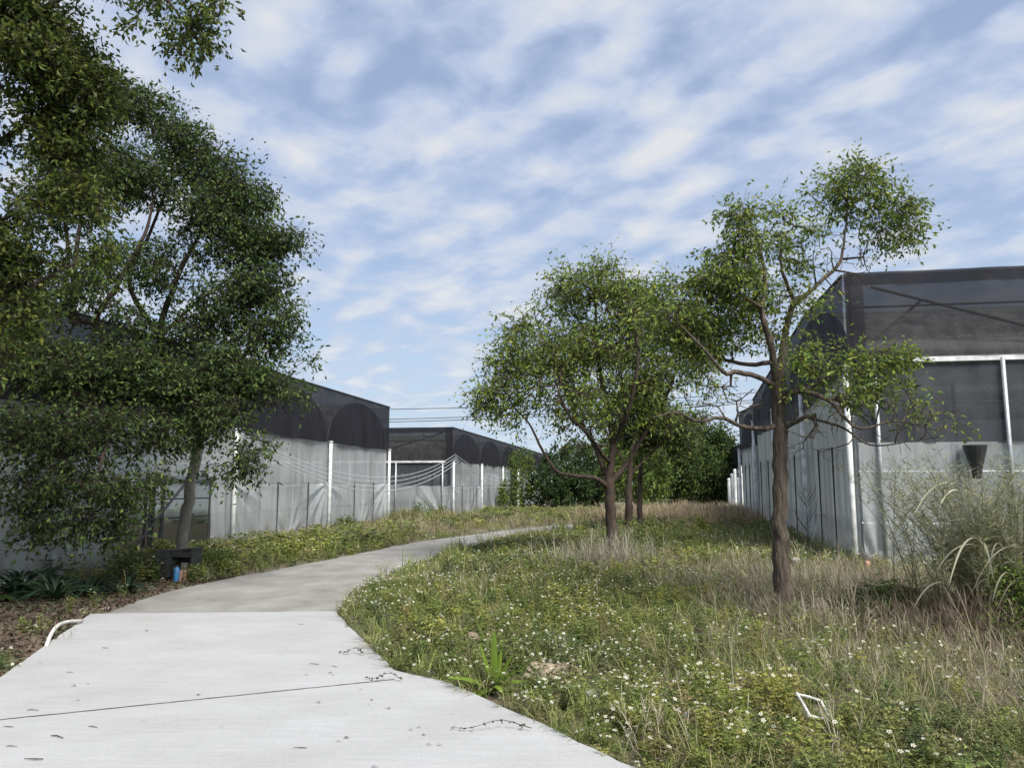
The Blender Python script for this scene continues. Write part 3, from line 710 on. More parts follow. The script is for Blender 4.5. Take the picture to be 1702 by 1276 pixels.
# A: slender tree on the right
tree('slender_tree', 'slender tree with a bare brown trunk and sparse crown in front of the right greenhouse', TG,
    [[(1305, 1032, .125, 0), (1300, 960, .108, 0), (1297, 850, .09, 0), (1297, 740, .084, 0), (1295, 680, .082, 0), (1292, 640, .078, 0), (1300, 600, .058, .05), (1304, 560, .046, .1), (1312, 525, .042, .12), (1322, 498, .038, .15), (1340, 490, .028, .2), (1366, 466, .026, .22), (1394, 440, .022, .25), (1402, 408, .016, .3), (1408, 350, .012, .3), (1408, 290, .007, .3)],
     [(1292, 640, .06, 0), (1286, 600, .05, -.1), (1278, 560, .042, -.2), (1266, 520, .034, -.25), (1272, 470, .027, -.2), (1262, 410, .02, -.2), (1238, 350, .01, -.2)],
     [(1290, 645, .045, 0), (1262, 628, .038, -.2), (1225, 618, .033, -.35), (1205, 620, .028, -.4), (1180, 592, .022, -.5), (1150, 560, .016, -.5), (1110, 520, .009, -.5)],
     [(1278, 603, .034, -.1), (1245, 606, .028, .1), (1205, 598, .024, .3), (1165, 588, .018, .4), (1125, 560, .010, .5)],
     [(1293, 708, .045, 0), (1262, 712, .037, -.1), (1232, 708, .032, -.2), (1200, 694, .028, -.3), (1160, 700, .022, -.4), (1125, 685, .016, -.4), (1085, 694, .009, -.5)],
     [(1297, 655, .042, 0), (1335, 651, .034, -.3), (1375, 664, .028, -.5), (1400, 690, .022, -.6), (1430, 712, .016, -.7), (1490, 700, .010, -.8), (1560, 715, .006, -.9)],
     [(1298, 712, .042, 0), (1325, 700, .034, -.2), (1348, 690, .03, -.3), (1356, 706, .026, -.35), (1350, 730, .02, -.4)],
     [(1335, 651, .026, -.3), (1380, 620, .018, -.3), (1420, 590, .012, -.3)],
     [(1345, 695, .02, -.3), (1400, 710, .015, -.4), (1450, 740, .011, -.5), (1530, 730, .007, -.6)],
     [(1320, 500, .03, .15), (1300, 450, .022, 0), (1298, 400, .012, 0)]],
    [(1430, 285, 34, 1, .3), (1372, 325, 38, 1, .2), (1418, 345, 40, .8, .3), (1495, 350, 38, 1.2, .3), (1460, 400, 38, .8, .4), (1510, 390, 20, 1, .3), (1350, 385, 38, .8, .1), (1235, 360, 34, 1.1, -.2), (1240, 410, 38, 1, -.2), (1290, 410, 34, .8, 0), (1230, 470, 50, 1.2, -.3), (1180, 480, 45, 1.3, -.2), (1125, 500, 50, 1.2, -.3), (1150, 545, 55, 1.2, -.1), (1215, 530, 52, 1.1, .2), (1270, 490, 40, .9, .1), (1200, 430, 40, .9, 0), (1340, 500, 40, .5, .1), (1260, 560, 44, .8, .1), (1290, 350, 30, .5, .1), (1400, 300, 36, .8, .2), (1460, 320, 36, .9, .3), (1370, 600, 50, .6, -.3), (1120, 560, 40, .8, 0), (1085, 520, 30, .9, -.3), (1200, 560, 55, .9, 0), (1110, 470, 34, .8, -.2), (1180, 590, 34, .7, .3), (1330, 440, 26, .5, .1),
     (1370, 560, 32, 1.2, -.3), (1345, 600, 30, .9, -.3), (1410, 610, 36, 1.1, -.3), (1470, 600, 32, 1.2, -.4), (1515, 600, 26, 1.1, -.4), (1450, 645, 32, .8, -.5), (1400, 660, 34, .7, -.5), (1530, 680, 24, 1, -.7), (1570, 705, 22, 1.1, -.8), (1510, 640, 18, .8, -.6), (1320, 650, 24, .5, -.2)],
    9.2, 1900, 13, .071, [tuple(1.2 * q_ for q_ in c_) for c_ in YEL[:4] + GREEN[:3]], MT['bark'], tipr=.0028, spread=.16, bare=.04, seg=.16, wig=.12, gap=.9, gapf=7.0, shell=.36,
    bares=[(1410, 460, 50, 60, .3), (1350, 440, 40, 40, .2), (1400, 680, 60, 110, -.4), (1490, 700, 60, 110, -.6), (1340, 720, 50, 60, -.2), (1560, 700, 36, 40, -.8), (1230, 660, 40, 60, -.2), (1170, 680, 50, 50, -.3), (1400, 430, 70, 50, .3), (1330, 420, 50, 30, .1)])
# bare twigs low on tree A come as a sparse twiggy limb set
# B: round tree in the middle
tree('round_tree', 'round-crowned green tree with a forked dark trunk in the middle of the grass', TG,
    [[(1020, 928, .14, 0), (1017, 870, .108, 0), (1012, 810, .10, 0), (1014, 775, .08, 0), (1020, 735, .062, 0), (1010, 680, .06, .2), (995, 600, .045, .3), (990, 520, .03, .3), (995, 460, .015, .3)],
     [(1010, 810, .08, 0), (990, 795, .05, -.3), (955, 790, .042, -.6), (925, 782, .036, -.8), (900, 745, .03, -.8), (880, 705, .022, -.7), (850, 670, .02, -.6), (825, 620, .01, -.6)],
     [(1008, 790, .07, 0), (985, 735, .06, .4), (960, 695, .05, .6), (935, 640, .04, .8), (910, 580, .025, .8), (890, 530, .012, .8)],
     [(1016, 800, .075, 0), (1042, 770, .06, .2), (1075, 715, .05, .2), (1105, 665, .035, .1), (1130, 600, .02, 0)],
     [(1018, 740, .05, 0), (1045, 680, .045, -.6), (1060, 600, .035, -.8), (1055, 520, .02, -.8)],
     [(1014, 770, .05, 0), (975, 720, .04, -1), (940, 680, .03, -1.2), (920, 620, .02, -1.2)]],
    [(1000, 500, 80, .9, 0), (1130, 540, 60, .8, .2), (1160, 600, 40, .9, 0), (815, 660, 30, 1, -.5), (900, 590, 85, .9, 0), (1090, 560, 60, .9, 0), (1000, 620, 110, .8, 0), (1060, 500, 50, .8, .2), (940, 470, 40, 1, .2), (995, 480, 55, 1.0, .3), (1035, 520, 60, 1, .2), (935, 520, 55, 1, .6), (880, 550, 50, 1, .5), (850, 600, 45, 1.1, -.2), (825, 640, 36, 1.1, -.5), (880, 640, 60, 1, -.6), (960, 600, 80, .9, -.3), (1050, 610, 75, .9, -.2), (1010, 560, 70, .8, .9), (1105, 620, 50, 1, 0), (1140, 590, 40, 1, 0), (960, 680, 60, .8, -.8), (1040, 690, 55, .8, .2), (850, 690, 36, .8, -.5), (1110, 680, 45, .9, 0), (1165, 640, 28, .9, 0), (920, 720, 30, .5, -.8), (820, 675, 24, 1, -.5), (1000, 440, 22, 1, .3), (1060, 470, 24, 1, 0)],
    16.6, 2600, 13, .105, [tuple(1.25 * q_ for q_ in c_) for c_ in YEL[:4] + GREEN[:3]], MT['barkd'], tipr=.005, spread=.27, seg=.25, wig=.08, gap=1.3, gapf=4.6, shell=.34)
# C, D: two thinner trees right behind
tree('thin_tree', 'thin tree with a banded dark trunk close behind the round-crowned tree', TG,
    [[(1045, 892, .13, 0), (1045, 850, .115, 0), (1046, 800, .09, 0), (1050, 750, .07, 0), (1062, 700, .05, 0), (1075, 640, .03, 0)], [(1048, 790, .06, 0), (1080, 755, .045, 0), (1115, 720, .03, 0)], [(1048, 780, .05, 0), (1020, 740, .04, 0), (1000, 700, .03, 0)]],
    [(1070, 660, 55, 1, 0), (1110, 705, 45, 1, 0), (1060, 720, 48, 1, .5), (1010, 700, 45, .8, .5), (1130, 740, 30, .8, 0), (1090, 760, 32, .7, 0), (960, 740, 34, .5, 1)],
    24.5, 500, 16, .15, GREEN + DARK[:2], MT['barkd'], tipr=.009, spread=.2, seg=.4)
tree('thin_tree', 'thinnest reddish trunk farthest right in the middle tree group', TG,
    [[(1063, 890, .10, 0), (1063, 840, .085, 0), (1064, 790, .07, 0), (1072, 740, .05, 0), (1085, 690, .03, 0)], [(1066, 790, .05, 0), (1100, 765, .035, 0)]],
    [(1090, 690, 45, 1, 0), (1130, 730, 35, 1, 0), (1100, 770, 28, .8, 0), (1150, 700, 26, .8, 0)],
    26, 260, 14, .15, GREEN, MT['bark'], tipr=.009, spread=.22, seg=.4)
# E: big dark tree on the left in front of the greenhouse
tree('big_tree', 'large dark leafy tree with a leaning pale trunk in front of the left greenhouse', TG,
    [[(300, 936, .10, 0), (304, 895, .095, 0), (313, 835, .09, 0), (325, 760, .085, 0), (330, 700, .08, -.3), (300, 640, .07, -.8), (265, 560, .06, -1.2), (300, 450, .045, -1.5), (340, 380, .03, -1.5), (400, 300, .012, -1.5)],
     [(265, 560, .055, -1.2), (215, 470, .04, -1.2), (250, 385, .03, -1.3), (275, 300, .02, -1.5), (250, 200, .01, -1.5)],
     [(300, 640, .06, -.8), (215, 600, .06, -1.6), (160, 540, .055, -2), (190, 480, .05, -2), (240, 390, .035, -2), (255, 330, .02, -2)],
     [(160, 540, .05, -2), (122, 520, .045, -2.2), (126, 430, .04, -2.2), (140, 330, .03, -2.2), (160, 230, .015, -2.2)],
     [(122, 540, .04, -2.2), (110, 500, .04, -2), (113, 420, .035, -2), (100, 330, .02, -2), (60, 250, .01, -2)],
     [(330, 700, .05, -.3), (370, 640, .04, -1), (420, 570, .03, -1.5), (460, 500, .015, -1.5)],
     [(265, 560, .035, -1.2), (330, 500, .03, -1.5), (400, 450, .02, -1.5), (480, 400, .009, -1.5)],
     [(330, 700, .04, -.3), (280, 690, .03, -1.5), (200, 690, .03, -2.3), (120, 700, .025, -3), (60, 740, .015, -3)],
     [(300, 690, .03, -1), (360, 690, .025, -1.5), (420, 680, .015, -1.8), (480, 660, .008, -2)],
     [(200, 690, .03, -2.3), (170, 760, .02, -3), (150, 840, .01, -3.2)]],
    [(250, 190, 50, 1, -1.5), (190, 170, 60, 1, -1.8), (300, 240, 55, 1.1, -1.5), (360, 290, 55, 1.1, -1.4), (410, 330, 50, 1.1, -1.3), (435, 400, 45, 1.1, -1.4), (480, 400, 26, 1.1, -1.5), (400, 400, 60, 1, -1.5), (340, 350, 60, 1, -1.6), (240, 290, 70, 1, -1.8), (160, 280, 80, .9, -2), (430, 470, 55, 1, -1.5), (380, 500, 60, 1, -1.5), (470, 520, 36, 1, -1.6), (440, 560, 50, 1, -1.5), (330, 560, 60, .8, -1.5), (270, 480, 40, .4, -1.5), (90, 350, 60, .6, -2),
     (380, 620, 60, 1.4, -1.8), (300, 640, 60, 1.5, -1.8), (230, 620, 60, 1.5, -2), (150, 620, 70, 1.5, -2.3), (440, 640, 36, 1.1, -1.8), (80, 600, 60, 1, -2.4), (490, 655, 16, 1, -1.9), (300, 420, 60, .55, -1.6), (230, 430, 60, .45, -2), (170, 430, 60, .5, -2), (280, 550, 50, .7, -1.6), (200, 540, 60, .6, -2), (120, 480, 60, .6, -2.4), (60, 520, 60, .6, -2.5), (510, 600, 12, .6, -1.8),
     (370, 690, 50, .9, -2), (300, 720, 50, .8, -2), (420, 745, 28, .8, -2), (400, 780, 24, .7, -2), (350, 780, 24, .5, -2), (230, 720, 60, .8, -2.4), (140, 720, 70, .7, -2.8), (50, 720, 70, .7, -3), (250, 790, 40, .5, -2.5), (180, 810, 50, .55, -3), (100, 800, 60, .45, -3), (30, 820, 50, .6, -3), (150, 870, 34, .6, -3), (90, 870, 40, .4, -3), (190, 880, 24, .6, -3), (210, 830, 30, .9, -3), (60, 880, 22, .7, -3)],
    14.2, 6600, 13, .092, DARK + GREEN[:3], MT['barkd'], pale=MT['barkp'], tipr=.0032, gap=2.2, gapf=4.0, shell=.38, spread=.21, seg=.22, wig=.07)
# F: yellow-green tree reaching in from the left edge, nearer
tree('overhanging_tree', 'yellow-green tree whose crown enters at the top left corner', TG,
    [[(-420, 1180, .14, 0), (-410, 900, .13, 0), (-380, 600, .11, 0), (-320, 400, .10, 0), (-200, 250, .08, 0), (-60, 120, .06, 0), (60, 30, .04, 0), (180, -60, .03, 0), (260, -20, .015, 0), (320, 60, .008, 0)],
     [(-320, 400, .07, 0), (-180, 340, .05, .3), (-40, 260, .04, .5), (80, 190, .03, .6), (160, 200, .015, .6)],
     [(-380, 600, .07, 0), (-200, 560, .05, .2), (-60, 520, .035, .3), (60, 470, .02, .3), (160, 420, .01, .3)],
     [(-180, 340, .04, .3), (-60, 380, .03, .2), (40, 350, .02, .2), (130, 320, .01, .2)],
     [(180, -60, .02, 0), (260, -60, .015, 0), (330, -30, .01, 0), (360, 15, .006, 0)],
     [(-200, 560, .03, .2), (-100, 620, .025, .2), (-20, 620, .015, .2), (30, 590, .008, .2)]],
    [(60, 90, 80, 1, 0), (130, 150, 70, 1, .3), (30, 200, 90, 1, .4), (110, 240, 70, 1, .4), (40, 330, 80, .9, .2), (130, 60, 60, .9, .3), (170, 120, 36, .7, .4), (20, 20, 80, 1, 0), (150, 340, 40, .8, .3), (90, 420, 50, .6, .3), (170, 420, 26, .7, .3), (20, 450, 50, .9, .3), (40, 530, 36, .9, .3), (10, 590, 30, .9, .2), (80, -40, 90, .8, 0), (200, -50, 60, .5, 0), (-120, 100, 140, .5, 0), (-150, 400, 140, .5, 0),
     (60, 480, 60, .8, .3), (120, 470, 50, .7, .3), (30, 400, 60, .8, .3), (110, 320, 60, .8, .3), (320, 45, 30, .8, 0), (340, 75, 16, 1.0, 0), (310, 92, 12, .9, 0), (350, 10, 24, .9, 0), (225, 50, 22, .5, 0), (260, 10, 28, .5, 0), (292, 70, 14, .8, 0)],
    7.2, 3000, 15, .074, [tuple(.6 * q_ for q_ in c_) for c_ in YEL[:4] + GREEN[:3]], MT['barkd'], tipr=.0024, gap=.7, gapf=5, spread=.15, seg=.15, wig=.08)

# ------------------------------------------------------------------ bushes and background trees
def bush(name, label, group, blobs, nleaf, L, pal, stems, Lw=.5, cat_='bush', droop=.2, rough=.18):
    c0 = np.array(blobs[0][0]); root = empty(name, (c0[0], c0[1], 0), label, cat_, group)
    sm = MB()
    for i in range(stems):
        bb = blobs[i % len(blobs)]; t0 = np.array([bb[0][0] + rng.normal(0, .12 * bb[1][0]), bb[0][1] + rng.normal(0, .1), -.05]); t1 = np.array(bb[0]) + rng.normal(0, .25, 3) * bb[1]
        sm.tube([t0, (t0 + t1) / 2 + rng.normal(0, .06, 3) * bb[1][0], t1], [.03 * bb[1][2] ** .7, .02 * bb[1][2] ** .7, .006], 5)
    sm.build('stems', MT['barkd'], root, True)
    vol = np.array([b[1][0] * b[1][2] for b in blobs]); vol /= vol.sum(); lm = MB()
    for bb, w in zip(blobs, vol):
        m_ = int(nleaf * w); nc = max(6, m_ // 28)
        v_ = rng.normal(size=(nc, 3)); v_ /= np.linalg.norm(v_, axis=1)[:, None]
        v_ *= (rng.uniform(.72, 1.0, (nc, 1)) ** 1 + rough * rng.normal(size=(nc, 1)))
        cc = np.array(bb[0]) + v_ * np.array(bb[1]); ti = rng.integers(0, nc, m_)
        p = cc[ti] + rng.normal(0, .13, (m_, 3)) * np.array(bb[1]) ** .6
        p = p[p[:, 2] > .02]; ti = ti[:len(p)]
        d = (p - np.array(bb[0])) * .5 / max(bb[1]) + rng.normal(0, .45, (len(p), 3))
        tint = np.clip(1 + .3 * rng.normal(size=(nc, 1)), .4, 1.8)
        leaf_quads(lm, p, d, L * rng.uniform(.6, 1.2, len(p)), L * Lw * rng.uniform(.8, 1.2, len(p)), leafcols(len(p), pal) * tint[ti], droop)
    lm.build('foliage', MT['leaf'], root)
    return root
def B_(px, py, rx, rz, Y, dpt=None):
    s = Y / 1290; return (P(px, py, Y), (rx * s, (dpt or rx) * s, rz * s))
BG = 'bushes and trees closing the far end of the grass'
bush('dense_bush', 'big dark dense bush left of the distant white posts', BG, [B_(1165, 775, 60, 70, 54), B_(1120, 790, 50, 60, 53), B_(1192, 790, 34, 62, 54), B_(1150, 735, 42, 32, 54), B_(1203, 742, 20, 32, 54), B_(1100, 765, 40, 45, 55)], 26000, .24, DARK + GREEN, 8)
bush('distant_tree', 'greener tree behind the twin thin trunks in the middle', BG, [B_(1060, 780, 50, 60, 50), B_(1040, 740, 40, 40, 52), B_(1075, 730, 36, 36, 52)], 9000, .28, GREEN + YEL[:2], 6, cat_='tree')
bush('distant_tree', 'dark tree with a pale bare stem beyond the end of the left greenhouse', BG, [B_(930, 790, 34, 44, 52), B_(905, 820, 30, 32, 50), B_(955, 815, 32, 34, 50), B_(980, 790, 30, 44, 56)], 9000, .28, DARK + GREEN[:1], 8, cat_='tree')
bush('distant_tree', 'pale green treetops far behind the round-crowned tree', BG, [B_(1000, 800, 40, 50, 72), B_(1030, 770, 30, 40, 75), B_(960, 770, 30, 30, 75)], 6000, .4, GREEN, 5, cat_='tree')
bush('climbing_vines', 'green climbing vines covering the rear part of the far left greenhouse', None, [B_(850, 815, 15, 45, 46), B_(870, 800, 22, 50, 50), B_(835, 830, 8, 30, 45)], 5000, .16, GREEN + YEL[:1], 5, cat_='vine')
bush('round_shrub', 'small dark shrub clinging to the distant grey greenhouse', None, [B_(1233, 815, 8, 22, 45)], 700, .2, DARK, 3, cat_='shrub')
# a closed tree line far behind, only glimpsed between the buildings
k = 0
for xx in list(range(-45, -4, 7)) + list(range(14, 62, 7)):
    Y = 96 + rng.uniform(-5, 5); h = rng.uniform(2.2, 3.0)
    bush('far_tree', 'distant green tree in the line behind the greenhouses', 'tree line behind the greenhouses', [((xx, Y, h), (4.5, 4, h)), ((xx + 2, Y, h * 1.2), (3, 3, h * .8))], 1800, .6, GREEN, 3, cat_='tree')
bush('potted_shrub', 'green shrubs seen inside the open bay of the left greenhouse', None, [(tuple(np.array([-4.9, 30, 1.0]) - D * BAY * 2.45 - Rt * 3.4), (.9, .7, .9)), (tuple(np.array([-4.9, 30, .8]) - D * BAY * 2.15 - Rt * 3.8), (.6, .6, .7))], 2500, .10, GREEN + DARK, 8, cat_='shrub')
# green creeper bush at the right edge, lower right
bush('leafy_bush', 'bright green leafy creeper at the right edge below the tall reeds', None, [B_(1700, 990, 45, 50, 8.2), B_(1665, 1055, 40, 34, 8.0), B_(1740, 1040, 50, 60, 8.2)], 5200, .055, YEL[:2] + GREEN, 7, droop=.3)
bush('low_shrub', 'small bright green shrub at the foot of the forked middle tree', None, [B_(1052, 905, 16, 18, 17.5), B_(1062, 912, 13, 12, 17)], 900, .08, YEL[:2] + GREEN[:2], 4)
bush('low_shrub', 'bright green bush in the pale dry grass at the back', None, [B_(1158, 878, 14, 13, 21.5), B_(1170, 886, 10, 9, 21)], 600, .08, YEL, 4)
for i, (x, y, r, Y, lb) in enumerate(((575, 875, 14, 25, 'grey-green weed bush at the wall right of the second white post'), (620, 880, 14, 27, 'leafy weed bush under the last white post of the near left greenhouse'), (705, 858, 26, 33, 'yellowish round bush before the front of the far left greenhouse'), (215, 955, 34, 13.2, 'dark leafy bush left of the black cabinet'), (1150, 590, 0, 0, ''), (360, 935, 24, 14.5, 'weedy bush right of the black cabinet'))):
    if r: bush('weed_bush', lb, 'weed bushes along the left wall', [B_(x, y, r, r * .8, Y), B_(x + r * .8, y + 3, r * .7, r * .6, Y)], 1700, .05 if Y < 20 else .09, GREEN + YEL[:1] if i != 3 else DARK, 6)

# ------------------------------------------------------------------ blades, weeds
def blade(mb, p0, d, L, w, bend, col, n=5, twist=0, vfold=0):
    d = np.array(d, float); d /= np.linalg.norm(d); side = np.cross(d, Z); side /= np.linalg.norm(side) + 1e-9
    p = np.array(p0, float); cur = d.copy(); rows = []
    hor = np.array([d[0], d[1], 0.0]); hor /= np.linalg.norm(hor) + 1e-9
    for i in range(n + 1):
        f = i / n; ww = w * (math.sin(math.pi * (.12 + .84 * f)) ** .7 if i < n else .05)
        a = twist * f; s2 = side * math.cos(a) + np.cross(cur, side) * math.sin(a)
        nr = np.cross(cur, s2)
        if vfold: rows.append([p - s2 * ww / 2 + nr * ww * vfold, p, p + s2 * ww / 2 + nr * ww * vfold])
        else: rows.append([p - s2 * ww / 2, p + s2 * ww / 2])
        p = p + cur * L / n; cur = cur + (hor * .5 - Z) * bend / n * (1 + f); cur /= np.linalg.norm(cur)
    mb.grid(np.array(rows), col=col)

# strappy plants by the wall, lower left
for (x, y, n_, Lb, lb) in ((30, 992, 60, .85, 'dark strap-leaved clump at the left edge under the hanging branches'), (88, 998, 40, .75, 'dark strap-leaved clump second from the left edge'), (150, 990, 34, .65, 'strap-leaved clump at the foot of the first white post'), (205, 985, 28, .55, 'smaller strap-leaved clump right of the first white post')):
    p = G(x, y); root = empty('strap_leaf_plant', (p[0], p[1], 0), lb, 'plant', 'strap-leaved plants below the left greenhouse'); mb = MB()
    for i in range(n_):
        a = rng.uniform(0, 6.28); el = rng.uniform(.6, 1.3); c = np.array([.03, .055, .03]) * rng.uniform(.6, 1.7)
        blade(mb, p + (rng.normal(0, .04), rng.normal(0, .04), 0), (math.cos(a) * math.cos(el), math.sin(a) * math.cos(el), math.sin(el)), Lb * rng.uniform(.7, 1.15), .045, 1.3, c, 7, 0, .2)
    mb.build('leaves', MT['leaf'], root, True)
p = G(8, 1000); root = empty('broad_leaf_plant', (p[0], p[1], 0), 'bright green broad-leaved plant cut by the left edge', 'plant'); mb = MB()
for i in range(9):
    a = rng.uniform(0, 6.28); blade(mb, p + (0, 0, 0), (math.cos(a) * .6, math.sin(a) * .6, .8), rng.uniform(.25, .4), .14, 1.6, np.array([.05, .12, .025]) * rng.uniform(.7, 1.2), 6, 0, .15)
mb.build('leaves', MT['leaf'], root, True)
# bright corn-like plant at the road edge
p = G(820, 1150); root = empty('corn_like_plant', (p[0], p[1], 0), 'bright yellow-green broad-bladed plant at the right road edge', 'plant')
for (a, el, L, w, bd) in ((1.5, 1.5, .46, .045, .15), (2.6, 1.35, .38, .05, .3), (.5, 1.2, .34, .055, .4), (3.1, .7, .40, .05, .7), (.1, .75, .30, .05, .8), (3.4, .35, .30, .055, 1.0), (-1.2, .9, .28, .05, 1.2), (-2.2, .6, .26, .045, 1.3), (5.9, 1.0, .30, .05, .5), (1.0, 1.38, .32, .04, .2)):
    mb = MB(); blade(mb, p + (rng.normal(0, .015), rng.normal(0, .015), 0), (math.cos(a) * math.cos(el), math.sin(a) * math.cos(el), math.sin(el)), L * 1.0, w * 1.25, bd, np.array([.16, .25, .03]) * rng.uniform(.75, 1.15), 9, rng.uniform(-.4, .4), .25)
    mb.build('blade', MT['leaf'], root, True)

# tall dry reeds at the right edge
p = G(1640, 1065); root = empty('tall_reeds', (p[0], p[1], 0), 'tall grey-green feathery reed clump with pale drooping blades at the right', 'reeds')
st = MB(); lf = MB(); pb = MB()
p = P(1665, 1050, 8.6); p[2] = 0
for i in range(150):
    b0 = p + (rng.normal(0, .4), rng.normal(0, .3), 0); a = rng.normal(math.pi if rng.random() < .62 else 0, .75); lean = rng.uniform(.05, .62)
    H = rng.uniform(1.1, 2.15); k = 12; pts = []
    for j in range(k + 1):
        f = j / k; r_ = lean * H * f ** 1.6; pts.append(b0 + (math.cos(a) * r_, math.sin(a) * r_ * .7, H * f * (1 - .22 * lean * f)))
    pts = np.array(pts); c = np.array([.20, .20, .12]) * rng.uniform(.55, 1.3)
    st.tube(pts, np.linspace(.007, .002, k + 1), 4, col=c)
    m_ = 130; f = rng.uniform(.3, 1, m_); idx = f * k; i0 = np.minimum(idx.astype(int), k - 1); q = pts[i0] + (pts[i0 + 1] - pts[i0]) * (idx - i0)[:, None]
    d = rng.normal(0, 1, (m_, 3)); d[:, 2] = np.abs(d[:, 2]) * .6 + .3
    cc = leafcols(m_, [(.20, .23, .11), (.29, .29, .17), (.36, .33, .23), (.16, .19, .09)])
    leaf_quads(lf, q + rng.normal(0, .012, (m_, 3)), d, rng.uniform(.06, .19, m_), .0065, cc, .12)
for i in range(26):
    a = rng.normal(math.pi, .9); el = rng.uniform(.3, 1.1); q = p + (rng.normal(-.15, .35), rng.normal(-.3, .12), rng.uniform(.55, 1.6))
    blade(pb, q, (math.cos(a) * math.cos(el), math.sin(a) * math.cos(el) * .5, math.sin(el)), rng.uniform(.45, .9), .019, rng.uniform(2.5, 4.5), np.array([.50, .50, .36]) * rng.uniform(.6, 1.1), 12, rng.uniform(-1.5, 1.5))
root.location = (p[0], p[1], 0)
st.build('stems', MT['weed'], root); lf.build('feathery_leaves', MT['weed'], root); pb.build('pale_blades', MT['weed'], root, True)
# bare sapling before the right wall
for (x, y0, h, Y, lb) in ((1342, 900, 1.5, 17.2, 'bare leafless sapling against the side wall of the right greenhouse'), (1238, 905, .6, 15, 'short dead stalk standing in the green weeds left of the slender tree')):
    p = P(x, y0, Y); p[2] = 0; mb = MB(); mb.tube([p, p + (.03, 0, h * .5), p + (-.02, 0, h)], [.012, .008, .003], 5)
    for i in range(12 if h > 1 else 3):
        f = rng.uniform(.2, .9); s = rng.choice([-1, 1]); q = p + Z * h * f; L_ = h * rng.uniform(.2, .45)
        mb.tube([q, q + (s * L_ * .35, rng.normal(0, .05), L_ * .5), q + (s * L_ * .5, rng.normal(0, .08), L_)], [.006, .004, .002], 4)
    props(mb.build('bare_sapling', MT['barkd'], org=(p[0], p[1], 0)), lb, 'sapling')

# prototypes for the meadow --------------------------------------------------
def tri_leaf(pts, d, L, w): pass
def proto_weed(seed, h, nst, nlev, leaf, flower):
    global rng
    keep = rng; rng = np.random.default_rng(seed); mb = MB(); fl = []
    for s in range(nst):
        a = rng.uniform(0, 6.28); ln = rng.uniform(.1, .55); top = np.array([math.cos(a) * ln * h, math.sin(a) * ln * h, h * rng.uniform(.7, 1.1)])
        mid = top * (.5, .5, .55) + rng.normal(0, .02, 3)
        w = .0022; V = np.array([[(-w, 0, 0), (w, 0, 0)], [mid - (w, 0, 0), mid + (w, 0, 0)], [top - (w * .5, 0, 0), top + (w * .5, 0, 0)]]); mb.grid(V, col=(.8, .75, .5))
        P0 = []; DD = []
        for l in range(nlev):
            f = (l + .6) / nlev; c = (mid * f / .5 if f < .5 else mid + (top - mid) * (f - .5) / .5)
            for k in range(2):
                b = rng.uniform(0, 6.28); dr = np.array([math.cos(b), math.sin(b), rng.uniform(-.1, .6)]); e_ = c + dr * leaf * .8
                for g in (-.9, 0, .9):
                    d2 = np.array([math.cos(b + g), math.sin(b + g), rng.uniform(-.4, .4)]); P0.append(e_ if g == 0 else c + dr * leaf * .45); DD.append(d2)
        n = len(P0); leaf_quads(mb, np.array(P0), np.array(DD), leaf * rng.uniform(.8, 1.3, n), leaf * .52, leafcols(n, [(1, 1, 1), (.75, .8, .7), (1.3, 1.2, 1)], .2))
        if rng.random() < flower: fl.append(top + (0, 0, .012))
    rng = keep
    return np.concatenate(mb.v), np.concatenate([f for f in mb.f]), np.concatenate(mb.c)[:, :3], np.array(fl).reshape(-1, 3)
def proto_grass(seed, h, n, w, spread, droop):
    global rng
    keep = rng; rng = np.random.default_rng(seed); mb = MB()
    for i in range(n):
        a = rng.uniform(0, 6.28); el = rng.uniform(.75, 1.5); c = rng.uniform(.7, 1.3)
        blade(mb, (rng.normal(0, spread), rng.normal(0, spread), 0), (math.cos(a) * math.cos(el), math.sin(a) * math.cos(el), math.sin(el)), h * rng.uniform(.5, 1.15), w, droop * rng.uniform(.5, 1.5), (c, c, c), 3)
    rng = keep
    return np.concatenate(mb.v), np.concatenate(mb.f), np.concatenate(mb.c)[:, :3], np.zeros((0, 3))
def proto_dry(seed, h, n):
    global rng
    keep = rng; rng = np.random.default_rng(seed); mb = MB()
    for i in range(n):
        a = rng.uniform(0, 6.28); el = rng.uniform(.35, 1.45); d = np.array([math.cos(a) * math.cos(el), math.sin(a) * math.cos(el), math.sin(el)]); L = h * rng.uniform(.5, 1.1); p0 = np.array([rng.normal(0, .06), rng.normal(0, .06), 0]); c = rng.uniform(.6, 1.4)
        blade(mb, p0, d, L, .0042, rng.uniform(.1, 1.2), (c, c, c), 3)
        for k in range(3):
            q = p0 + d * L * rng.uniform(.4, .85); d2 = d + rng.normal(0, .5, 3); blade(mb, q, d2, L * .35, .0032, .4, (c, c, c), 2)
    rng = keep
    return np.concatenate(mb.v), np.concatenate(mb.f), np.concatenate(mb.c)[:, :3], np.zeros((0, 3))
